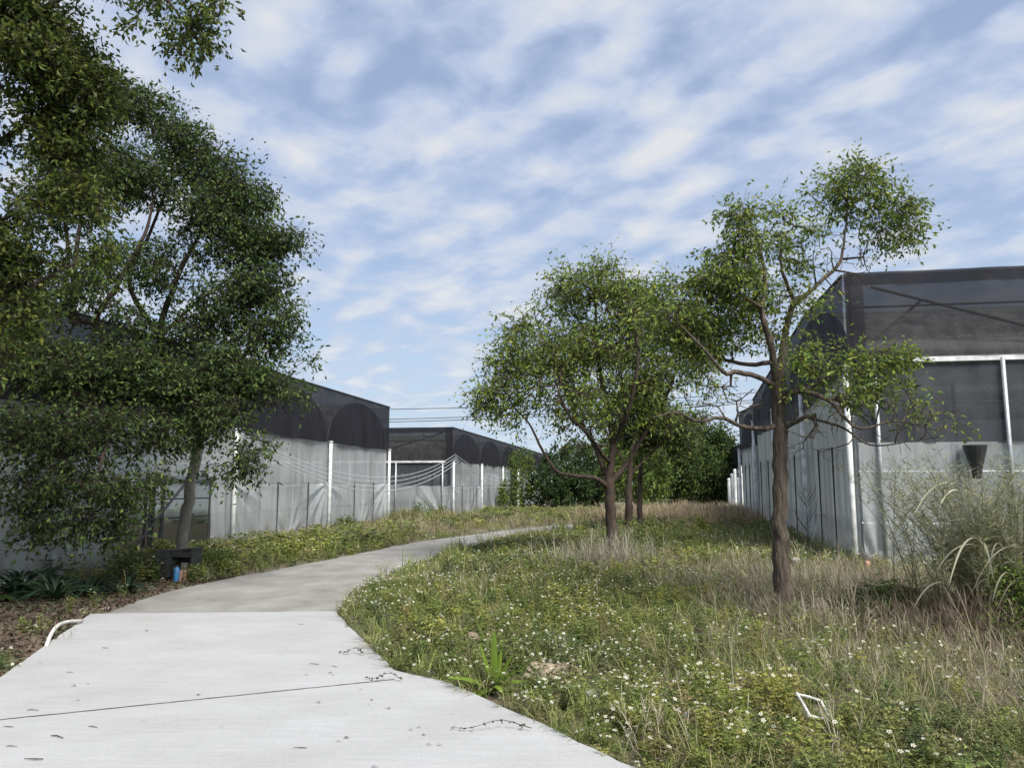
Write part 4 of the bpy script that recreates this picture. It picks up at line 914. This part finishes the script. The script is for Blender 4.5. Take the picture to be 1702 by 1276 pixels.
def scatter(mb, protos, pos, scale, tint, zs=None):
    """tile prototypes; returns the places of flowers"""
    n = len(pos); pi = rng.integers(0, len(protos), n); out_ = []
    for k, (V, F, C, FL) in enumerate(protos):
        ii = np.where(pi == k)[0]
        if not len(ii): continue
        a = rng.uniform(0, 6.28, len(ii)); ca, sa = np.cos(a), np.sin(a); s = scale[ii]
        def tf(X):
            x = X[None, :, 0] * ca[:, None] - X[None, :, 1] * sa[:, None]; y = X[None, :, 0] * sa[:, None] + X[None, :, 1] * ca[:, None]
            z = np.broadcast_to(X[None, :, 2], x.shape)
            return np.stack([x, y, z], -1) * s[:, None, None] + pos[ii][:, None]
        VV = tf(V); CC = np.clip(C[None] * tint[ii][:, None], 0, 1)
        FF = F[None] + (np.arange(len(ii)) * len(V))[:, None, None]
        mb.add(VV.reshape(-1, 3), FF.reshape(-1, 4), col=CC.reshape(-1, 3))
        if len(FL): out_.append(tf(FL).reshape(-1, 3))
    return np.concatenate(out_) if out_ else np.zeros((0, 3))
def sample(n, x0, x1, y0, y1, margin=.0, left=None):
    x = rng.uniform(x0, x1, n); y = rng.uniform(y0, y1, n)
    ok = np.abs(x) < y * .72 + 2.5
    rd = on_road(x, y); d = np.minimum(segdist(NEW, x, y), segdist(OLD, x, y)); ok &= ~(rd) & (d > margin)
    for b in BLD: ok &= ~inside(b, x, y)
    for (a, b, r_) in CLEAR: ok &= np.hypot(x - a, y - b) > r_
    return x[ok], y[ok]
def px_of(x, y):
    return 851 + FPX * x / (y * cp - (0 - EYE) * 0 + EYE * 0 + 1e-6) * (y * cp) / (y * cp - EYE * spi * -0 + 1e-9)
# regions, in ground metres, found from the photo
def gb(px, py, r): g = G(px, py); return g[0], g[1], r
CLEAR = [gb(818, 1165, .16), gb(300, 955, .55), gb(300, 975, .5), gb(290, 990, .5), gb(30, 1002, .45), gb(88, 1008, .4), gb(150, 1000, .35), gb(905, 1135, .12), gb(785, 1078, .12), gb(1350, 1190, .2)]
DRY = [gb(1400, 1180, .35), gb(1250, 1150, .3), gb(1600, 1150, .8), gb(1350, 1100, .5), gb(1420, 1040, 1.5), gb(1560, 1080, 1.4), gb(1330, 1010, .8), gb(1230, 960, 1.4), gb(1130, 950, 1.2), gb(1500, 1130, .9), gb(1640, 1180, .7), gb(1380, 1100, .7), gb(1330, 930, 1.5), gb(1500, 990, 2.0), gb(1250, 990, 1.0), gb(1600, 1020, 1.3), gb(1200, 1100, .25), gb(1010, 955, .6)]
def dryness(x, y):
    r = 0 * x
    for a, b, s in DRY: r = np.maximum(r, np.exp(-(((x - a) / s) ** 2 + ((y - b) / (s * 1.3)) ** 2)))
    return np.clip(r + .24 * pn(x, y, 1.7, 1) + .06 + .22 * (LEFTX(x, y) & (y > 9)), 0, 1)
LEFTX = lambda x, y: (x < np.interp(y, [0, 8, 14, 24, 34], [-2.5, -2.5, -3.2, -2.6, 0.5]))
pw = [proto_weed(i, .24, 5, 6, .026, .0) for i in range(5)]
pwf = [proto_weed(20 + i, .28, 5, 6, .026, .95) for i in range(5)]
pfar = [proto_weed(40 + i, .32, 3, 4, .06, .95) for i in range(4)]
pvf = [proto_weed(60 + i, .40, 2, 4, .12, 0) for i in range(3)]
pg = [proto_grass(i, .24, 16, .0055, .03, 1.2) for i in range(4)]
pgt = [proto_grass(10 + i, .5, 22, .010, .07, .8) for i in range(4)]
pd = [proto_dry(i, .34, 12) for i in range(5)]
flow = []; weeds = MB(); grass = MB(); dry = MB()
def tintc(n, cols, var=.25): return leafcols(n, cols, var)
WG = [(.14, .19, .055), (.20, .235, .065), (.11, .155, .05), (.25, .26, .09), (.09, .13, .05), (.22, .20, .11)]
BR = [(.27, .23, .165), (.22, .175, .125), (.36, .32, .245), (.17, .135, .10), (.26, .24, .19), (.24, .25, .12)]
bands = [(3.2, 7.5, 60, pw, pwf, 1.0, 1.0), (7.5, 13, 34, pw, pwf, 1.15, 1.0), (13, 24, 13, pfar, pfar, 1.15, 1), (24, 46, 5, pvf, pvf, 1.0, 1)]
for (y0, y1, dn__, pa, pb_, sc, _) in bands:
    xr = y1 * .72 + 2.5; A_ = 2 * xr * (y1 - y0)
    x, y = sample(int(A_ * dn__), -xr, xr, y0, y1, .0)
    # keep the leaf-litter area at the lower left thin
    lit = (x < -3.4) & (y < 13) ; m = ~(lit & (rng.random(len(x)) < .9)) | (lit & (y < 6.5) & (rng.random(len(x)) < .6)); x, y = x[m], y[m]
    dr = dryness(x, y); live = rng.random(len(x)) > dr * .78
    xl, yl = x[live], y[live]; z = ground_z(xl, yl); pat = pn(xl, yl, 1.1, 2)
    hs = sc * (1 + .35 * pn(xl, yl, .8, 3)) * rng.uniform(.6, 1.15, len(xl)); hs = np.clip(hs, .35, 2)
    left = LEFTX(xl, yl) & (yl > 9); hs = np.where(left, hs * 1.05, hs * .85)
    edge = np.minimum(segdist(NEW, xl, yl), segdist(OLD, xl, yl)); hs *= np.where((yl > 12) & ~left, np.clip(.3 + edge / 2.4, 0, 1), np.clip(.5 + edge / .9, 0, 1))
    tn = tintc(len(xl), WG) * (1 + .35 * pat[:, None] * np.array([1.1, .9, .3])); tn = np.clip(tn, .012, 1)
    fm = rng.random(len(xl)) < np.clip(.42 + .5 * pn(xl, yl, .9, 4), .08, .8)
    pos = np.stack([xl, yl, z - .01], -1)
    scatter(weeds, pa, pos[~fm], hs[~fm], tn[~fm])
    f = scatter(weeds, pb_, pos[fm], hs[fm], tn[fm]); flow.append(f)
    # dry stems
    dm = ~live; xd, yd = x[dm], y[dm]; sd_ = rng.uniform(.6, 1.4, len(xd)) * sc; k_ = rng.random(len(xd)) < (.75 if y0 < 13 else .9)
    scatter(dry, pd, np.stack([xd, yd, ground_z(xd, yd) - .01], -1)[k_], sd_[k_] * (1 if y0 < 24 else 1.5), tintc(k_.sum(), BR))
    # grass tufts
    x, y = sample(int(A_ * dn__ * 1.3), -xr, xr, y0, y1); m = ~((x < -3.4) & (y < 13) & (y > 6.0)); x, y = x[m], y[m]
    m = rng.random(len(x)) < .5 + .5 * pn(x, y, .7, 3); x, y = x[m], y[m]
    tg = tintc(len(x), [(.17, .22, .06), (.22, .25, .08), (.13, .17, .05), (.28, .25, .13)])
    scatter(grass, pg, np.stack([x, y, ground_z(x, y) - .01], -1), rng.uniform(.6, 1.3, len(x)) * sc * (1 if y0 < 13 else 1.5), tg)
# tan tall grass at the back and by the left wall
def patch(px, py, rx, ry, n, protos, s, cols, jitter=1.0, target=None):
    g = G(px, py); x = rng.normal(g[0], rx, n); y = rng.normal(g[1], ry, n); m = ~on_road(x, y)
    for b in BLD: m &= ~inside(b, x, y)
    x, y = x[m], y[m]; scatter(target or dry, protos, np.stack([x, y, ground_z(x, y) - .01], -1), s * rng.uniform(.6, 1.2, len(x)), tintc(len(x), cols))
TAN = [(.33, .26, .17), (.37, .30, .20), (.27, .21, .14), (.28, .26, .15)]
patch(1170, 868, 2.2, 3.0, 1500, pgt, 1.5, TAN); patch(1235, 875, 1.2, 2.5, 500, pgt, 1.4, TAN); patch(1110, 872, 1.4, 3, 400, pgt, 1.2, TAN + [(.15, .17, .06)])
patch(700, 872, 1.2, 1.5, 260, pgt, 1.3, TAN + WG); patch(1100, 905, 1.5, 1.8, 300, pgt, .8, [(.12, .15, .045), (.10, .13, .04)], target=grass)
patch(1420, 1000, 1.0, .8, 150, pd, 1.6, BR + [(.26, .24, .19)]); patch(1550, 1030, .8, .5, 160, pd, 1.7, BR + [(.28, .25, .2)]); patch(1640, 1060, .5, .4, 140, pd, 1.9, [(.16, .12, .09), (.24, .2, .15)])
patch(1300, 1010, .25, .25, 50, pd, 1.5, BR + [(.28, .26, .2)]); patch(1320, 1040, .25, .12, 30, pd, 1.4, [(.28, .26, .2)])
patch(1000, 950, .5, .5, 80, pd, 2.0, [(.28, .26, .2)]); patch(650, 890, 2.0, 1.5, 400, pd, 1.5, BR + TAN); patch(860, 868, 2.0, 2.0, 500, pgt, .8, BR + TAN + WG)
patch(1460, 1030, .3, .25, 60, pwf, 1.5, [(.08, .13, .03)], target=weeds)
# ground-hugging leaf layer so that soil hardly shows
for (y0, y1, den, L) in ((3.2, 7.5, 900, .028), (7.5, 13, 420, .04), (13, 26, 110, .075)):
    xr = y1 * .72 + 2.5; x, y = sample(int(2 * xr * (y1 - y0) * den), -xr, xr, y0, y1, .02); m = ~((x < -3.2) & (y < 13) & (y > 6)); x, y = x[m], y[m]
    dr = dryness(x, y); c = tintc(len(x), WG) * (1 + .3 * pn(x, y, 1.1, 2)[:, None]); cb_ = tintc(len(x), BR) * .8; sel = (rng.random(len(x)) < dr * .9)[:, None]; c = np.clip(np.where(sel, cb_, c), .01, 1)
    p = np.stack([x, y, ground_z(x, y) + rng.uniform(0, .10, len(x))], -1); d = rng.normal(0, 1, (len(x), 3)); d[:, 2] *= .4
    leaf_quads(weeds, p, d, L * rng.uniform(.7, 1.4, len(x)), L * .5, c)
props(weeds.build('weeds', MT['weed']), 'green flowering weeds covering the ground beside the road', 'weeds', kind='stuff')
props(grass.build('grass', MT['weed']), 'short green grass tufts among the weeds', 'grass', kind='stuff')
props(dry.build('dry_grass', MT['weed']), 'dry brown and tan grass and dead stems among the weeds', 'dry grass', kind='stuff')
# white flowers
fl = np.concatenate(flow); fm = MB(); Yd = fl[:, 1]
keepf = rng.random(len(fl)) < np.where(Yd < 13, .6, .55); fl = fl[keepf]; Yd = fl[:, 1]; n = len(fl)
up = np.stack([rng.normal(0, .35, n), rng.normal(-.25, .35, n), np.ones(n)], -1); up /= np.linalg.norm(up, axis=1)[:, None]
a_ = np.cross(up, rng.normal(size=(n, 3))); a_ /= np.linalg.norm(a_, axis=1)[:, None]; b_ = np.cross(up, a_)
r = np.where(Yd < 13, rng.uniform(.008, .016, n), rng.uniform(.014, .022, n))[:, None]
for k in range(5):
    th = k * 1.2566; d = a_ * math.cos(th) + b_ * math.sin(th); w = -a_ * math.sin(th) + b_ * math.cos(th)
    V = np.stack([fl + d * r * .15, fl + d * r * .75 + w * r * .36 + up * r * .1, fl + d * r * 1.1, fl + d * r * .75 - w * r * .36 + up * r * .1], 1)
    fm.add(V.reshape(-1, 3), np.arange(n)[:, None] * 4 + np.arange(4)[None], col=(.62, .63, .56))
V = np.stack([fl + a_ * r * .28 + up * r * .12, fl + b_ * r * .28 + up * r * .12, fl - a_ * r * .28 + up * r * .12, fl - b_ * r * .28 + up * r * .12], 1)
fm.add(V.reshape(-1, 3), np.arange(n)[:, None] * 4 + np.arange(4)[None], col=(.55, .36, .04))
props(fm.build('white_wildflowers', MT['petal']), 'small white daisy-like flowers with yellow centres on the weeds', 'flowers', kind='stuff')
# leaf litter at the lower left
x = rng.uniform(-9, -2.5, 16000); y = rng.uniform(6.5, 14, 16000); m = ~on_road(x, y) & ~inside(BLD[0], x, y); x, y = x[m], y[m]
lt = MB(); leaf_quads(lt, np.stack([x, y, ground_z(x, y) + rng.uniform(.0, .05, len(x))], -1), rng.normal(0, 1, (len(x), 3)) * (1, 1, .35), rng.uniform(.04, .09, len(x)), .032, leafcols(len(x), [(.10, .058, .045), (.07, .048, .038), (.13, .085, .065), (.05, .04, .03), (.045, .06, .025)]))
props(lt.build('leaf_litter', MT['weed']), 'reddish brown fallen leaves on the soil left of the road', 'leaf litter', kind='stuff')

# ------------------------------------------------------------------ small things
def rock(name, px, py, size, m, label, cat_, flat=.6, group=None, n=3, lift=.3):
    import bmesh
    p = G(px, py); bm = bmesh.new()
    for i in range(n):
        r_ = bmesh.ops.create_icosphere(bm, subdivisions=3, radius=size * (1 if i == 0 else rng.uniform(.35, .6)))
        o_ = Vector((0, 0, 0)) if i == 0 else Vector((rng.normal(0, size * .8), rng.normal(0, size * .6), -size * .1)); ph = rng.uniform(0, 6, 6)
        for v in r_['verts']:
            c = v.co / size; k = 1 + .22 * math.sin(c.x * 3.1 + ph[0]) + .18 * math.sin(c.y * 4.3 + ph[1] + c.z * 2) + .12 * math.sin(c.z * 7 + ph[2] + c.x * 5) + .07 * math.sin(c.y * 13 + ph[3] + c.z * 9)
            v.co = Vector((v.co.x * k, v.co.y * k, v.co.z * k * flat)) + o_
    me = bpy.data.meshes.new(name); bm.to_mesh(me); bm.free(); me.materials.append(m)
    o = bpy.data.objects.new(name, me); COL.objects.link(o); o.location = (p[0], p[1], float(ground_z(p[0], p[1])) + size * lift)
    return props(o, label, cat_, group)
rock('soil_clod', 785, 1078, .085, MT['rock'], 'pale soil clod in the weeds above left of the bright bladed plant', 'clod', lift=.9)
rock('soil_clod', 905, 1135, .12, MT['rock'], 'largest heap of pale crumbly soil right of the bright bladed plant', 'clod', n=6, lift=.8)
rock('soil_clod', 940, 1125, .085, MT['rock'], 'pale soil clod touching the right end of the largest soil heap', 'clod', n=4, lift=1)
rock('soil_clod', 705, 1050, .075, MT['rock'], 'small brown soil clod near the left end of the meadow', 'clod', lift=1)
rock('pale_stone', 990, 1165, .065, MT['rockw'], 'whitish stone in the weeds below the soil heap', 'stone', lift=1)
rock('pale_stone', 1160, 1205, .06, MT['rockw'], 'whitish stone in the weeds left of the white frame', 'stone', lift=1.3)
rock('pale_stone', 1325, 960, .09, MT['rockw'], 'whitish stone right of the slender tree trunk', 'stone', lift=1.8, n=1)
rock('peach_stone', 1443, 965, .06, MT['ball'], 'round peach coloured stone at the corner of the right greenhouse', 'stone', flat=1, lift=2.6, n=1)
rock('pale_stone', 55, 1042, .06, MT['rockw'], 'flat pale stone in the leaf litter left of the white pipe', 'stone', flat=.35)
rock('pale_stone', 175, 1012, .05, MT['rockw'], 'small pale stone at the left edge of the old road', 'stone', flat=.4, n=1)
# white frame lying in the weeds
fr = [P(1325, 1153, 5.25), P(1364, 1164, 5.4), P(1382, 1200, 5.1), P(1346, 1189, 4.95)]
mb = MB()
for i in range(4): mb.tube([fr[i], (fr[i] + fr[(i + 1) % 4]) / 2 + (0, 0, .004), fr[(i + 1) % 4] + (fr[(i + 1) % 4] - fr[i]) * .05], .009, 8)
props(mb.build('plastic_frame', MT['pipe'], org=tuple(fr[0])), 'small white rectangular frame lying tilted in the dry weeds', 'frame')
# bent white pipe
pp = [G(77, 1073, .04), G(84, 1055, .09), G(95, 1040, .13), G(112, 1033, .10), G(136, 1031, .06)]
mb = MB(); mb.tube(catmull(pp, 6), .019, 10); props(mb.build('white_pipe', MT['pipe'], smooth=True, org=tuple(pp[0])), 'bent white plastic pipe beside the left edge of the new concrete', 'pipe')
# black cabinet with things in it
c = P(297, 945, 13.4); c[2] = 0; root = empty('broken_cabinet', tuple(c), 'broken black open cabinet leaning in the weeds before the greenhouse opening', 'cabinet')
def cb(name, off, size, rz=0, rx=0, ry=0, m='black'):
    mb = MB(); mb.box(c + np.array(off), size, rz, rx=rx, ry=ry); return mb.build(name, MT[m], root)
cb('top_board', (0, 0, .50), (.70, .34, .025), -.1, ry=-.09); cb('side_panel', (-.31, .02, .27), (.025, .32, .46), -.1); cb('side_panel', (.30, -.03, .40), (.025, .32, .24), -.1)
cb('back_panel', (0, .15, .38), (.60, .02, .22), -.1); cb('drawer_front', (-.19, -.15, .27), (.24, .02, .42), -.1); cb('front_rail', (.12, -.17, .44), (.36, .02, .10), -.1); cb('middle_panel', (-.05, 0, .27), (.02, .30, .44), -.1)
cb('lower_board', (-.18, 0, .08), (.27, .3, .02), -.1); cb('handle', (-.2, -.17, .38), (.08, .015, .015), -.1, m='dark')
q = P(294, 948, 13.1); q[2] = 0; mb = MB(); mb.tube([q, q + Z * .02, q + Z * .21, q + Z * .23, q + Z * .25], [.045, .048, .048, .03, .03], 14)
root2 = empty('blue_container', tuple(q), 'blue plastic container standing in front of the black cabinet', 'container'); mb.build('body', MT['blue'], root2, True); mb = MB(); mb.tube([q + Z * .25, q + Z * .27], .034, 12); mb.build('lid', MT['black'], root2)
q = P(305, 946, 13.15); q[2] = .09; mb = MB(); mb.box(q, (.10, .09, .18), .3); mb.box(q + Z * .092, (.08, .07, .006), .3)
props(mb.build('clay_block', MT['brick'], org=tuple(q)), 'pinkish block right of the blue container', 'block')
# fallen leaves and sticks on the new concrete
lp = [(127, 1140, 0), (110, 1117, 1), (143, 1136, 0), (133, 1164, 0), (45, 1180, 1), (22, 1208, 1), (147, 1207, 1), (10, 1240, 1), (72, 1262, 1), (242, 1197, 0), (325, 1155, 0), (510, 1243, 1), (567, 1232, 0), (570, 1226, 0), (614, 1163, 0), (650, 1178, 0), (700, 1209, 0), (687, 1213, 0), (735, 1238, 0), (720, 1237, 0), (630, 1274, 0), (85, 1223, 1), (530, 1104, 1), (545, 1118, 0), (556, 1122, 0), (603, 1145, 0), (512, 1122, 0), (505, 1037, 1), (240, 1048, 0), (69, 1101, 0), (180, 1077, 1), (560, 1108, 1), (700, 1221, 0), (533, 1168, 0), (616, 1170, 0)]
base_leaf = MB(); leaf_quads(base_leaf, np.array([[0, 0, 0.006]]), np.array([[1., 0, 0.05]]), .055, .02, np.array([[.055, .05, .04]]))
V = base_leaf.v[0]; V[:, 2] = np.array([.002, .012, .004, .009])
V[:, :2] = [(0, 0), (.018, .007), (.045, .002), (.020, -.008)]
lo0 = base_leaf.build('fallen_leaf', MT['weed']); tw = MB(); tw.tube([(0, 0, .004), (.03, .006, .006), (.09, -.004, .004)], [.0022, .003, .0015], 5, col=(.05, .045, .04)); tw0 = tw.build('fallen_twig', MT['weed'])
first = {0: lo0, 1: tw0}; used = {0: 0, 1: 0}
for (x, y, kd) in lp:
    o = first[kd] if not used[kd] else first[kd].copy()
    if used[kd]: COL.objects.link(o)
    used[kd] = 1; g = G(x, y, .037); o.location = (g[0], g[1], .037); o.rotation_euler = (0, 0, rng.uniform(-.6, .6) + (math.pi if rng.random() < .5 else 0)); s = rng.uniform(.6, 1.3); o.scale = (s, s, s)
    props(o, ('small dark fallen leaf on the pale new concrete', 'thin dark twig lying on the pale new concrete')[kd], ('leaf', 'twig')[kd], ('fallen leaves on the new concrete', 'twigs on the new concrete')[kd])
# creeping stems over the concrete edge
for (x, y, dx, dy, L_, lb) in ((660, 1128, -1, .1, .24, 'thin creeping weed stem reaching over the concrete at the joint'), (862, 1208, -1, -.05, .42, 'creeping weed stem with small dark leaves over the lower right concrete edge'), (600, 1085, -.9, .2, .2, 'little creeping stem over the concrete edge near the old road')):
    g = G(x, y, .05); mb = MB(); d = np.array([dx, dy, 0]); d /= np.linalg.norm(d); pts = [g + d * L_ * f + (0, .03 * math.sin(f * 7), .02 + .02 * math.sin(f * 5)) for f in np.linspace(-.2, 1, 9)]
    mb.tube(pts, np.linspace(.003, .0012, 9), 4, col=(.06, .06, .035)); n = 26; ii = rng.integers(1, 9, n)
    leaf_quads(mb, np.array(pts)[ii], rng.normal(0, 1, (n, 3)) * (1, 1, .3), rng.uniform(.02, .035, n), .014, leafcols(n, [(.04, .05, .03), (.05, .07, .03)]))
    props(mb.build('creeping_stem', MT['weed'], org=tuple(g)), lb, 'weed stem')
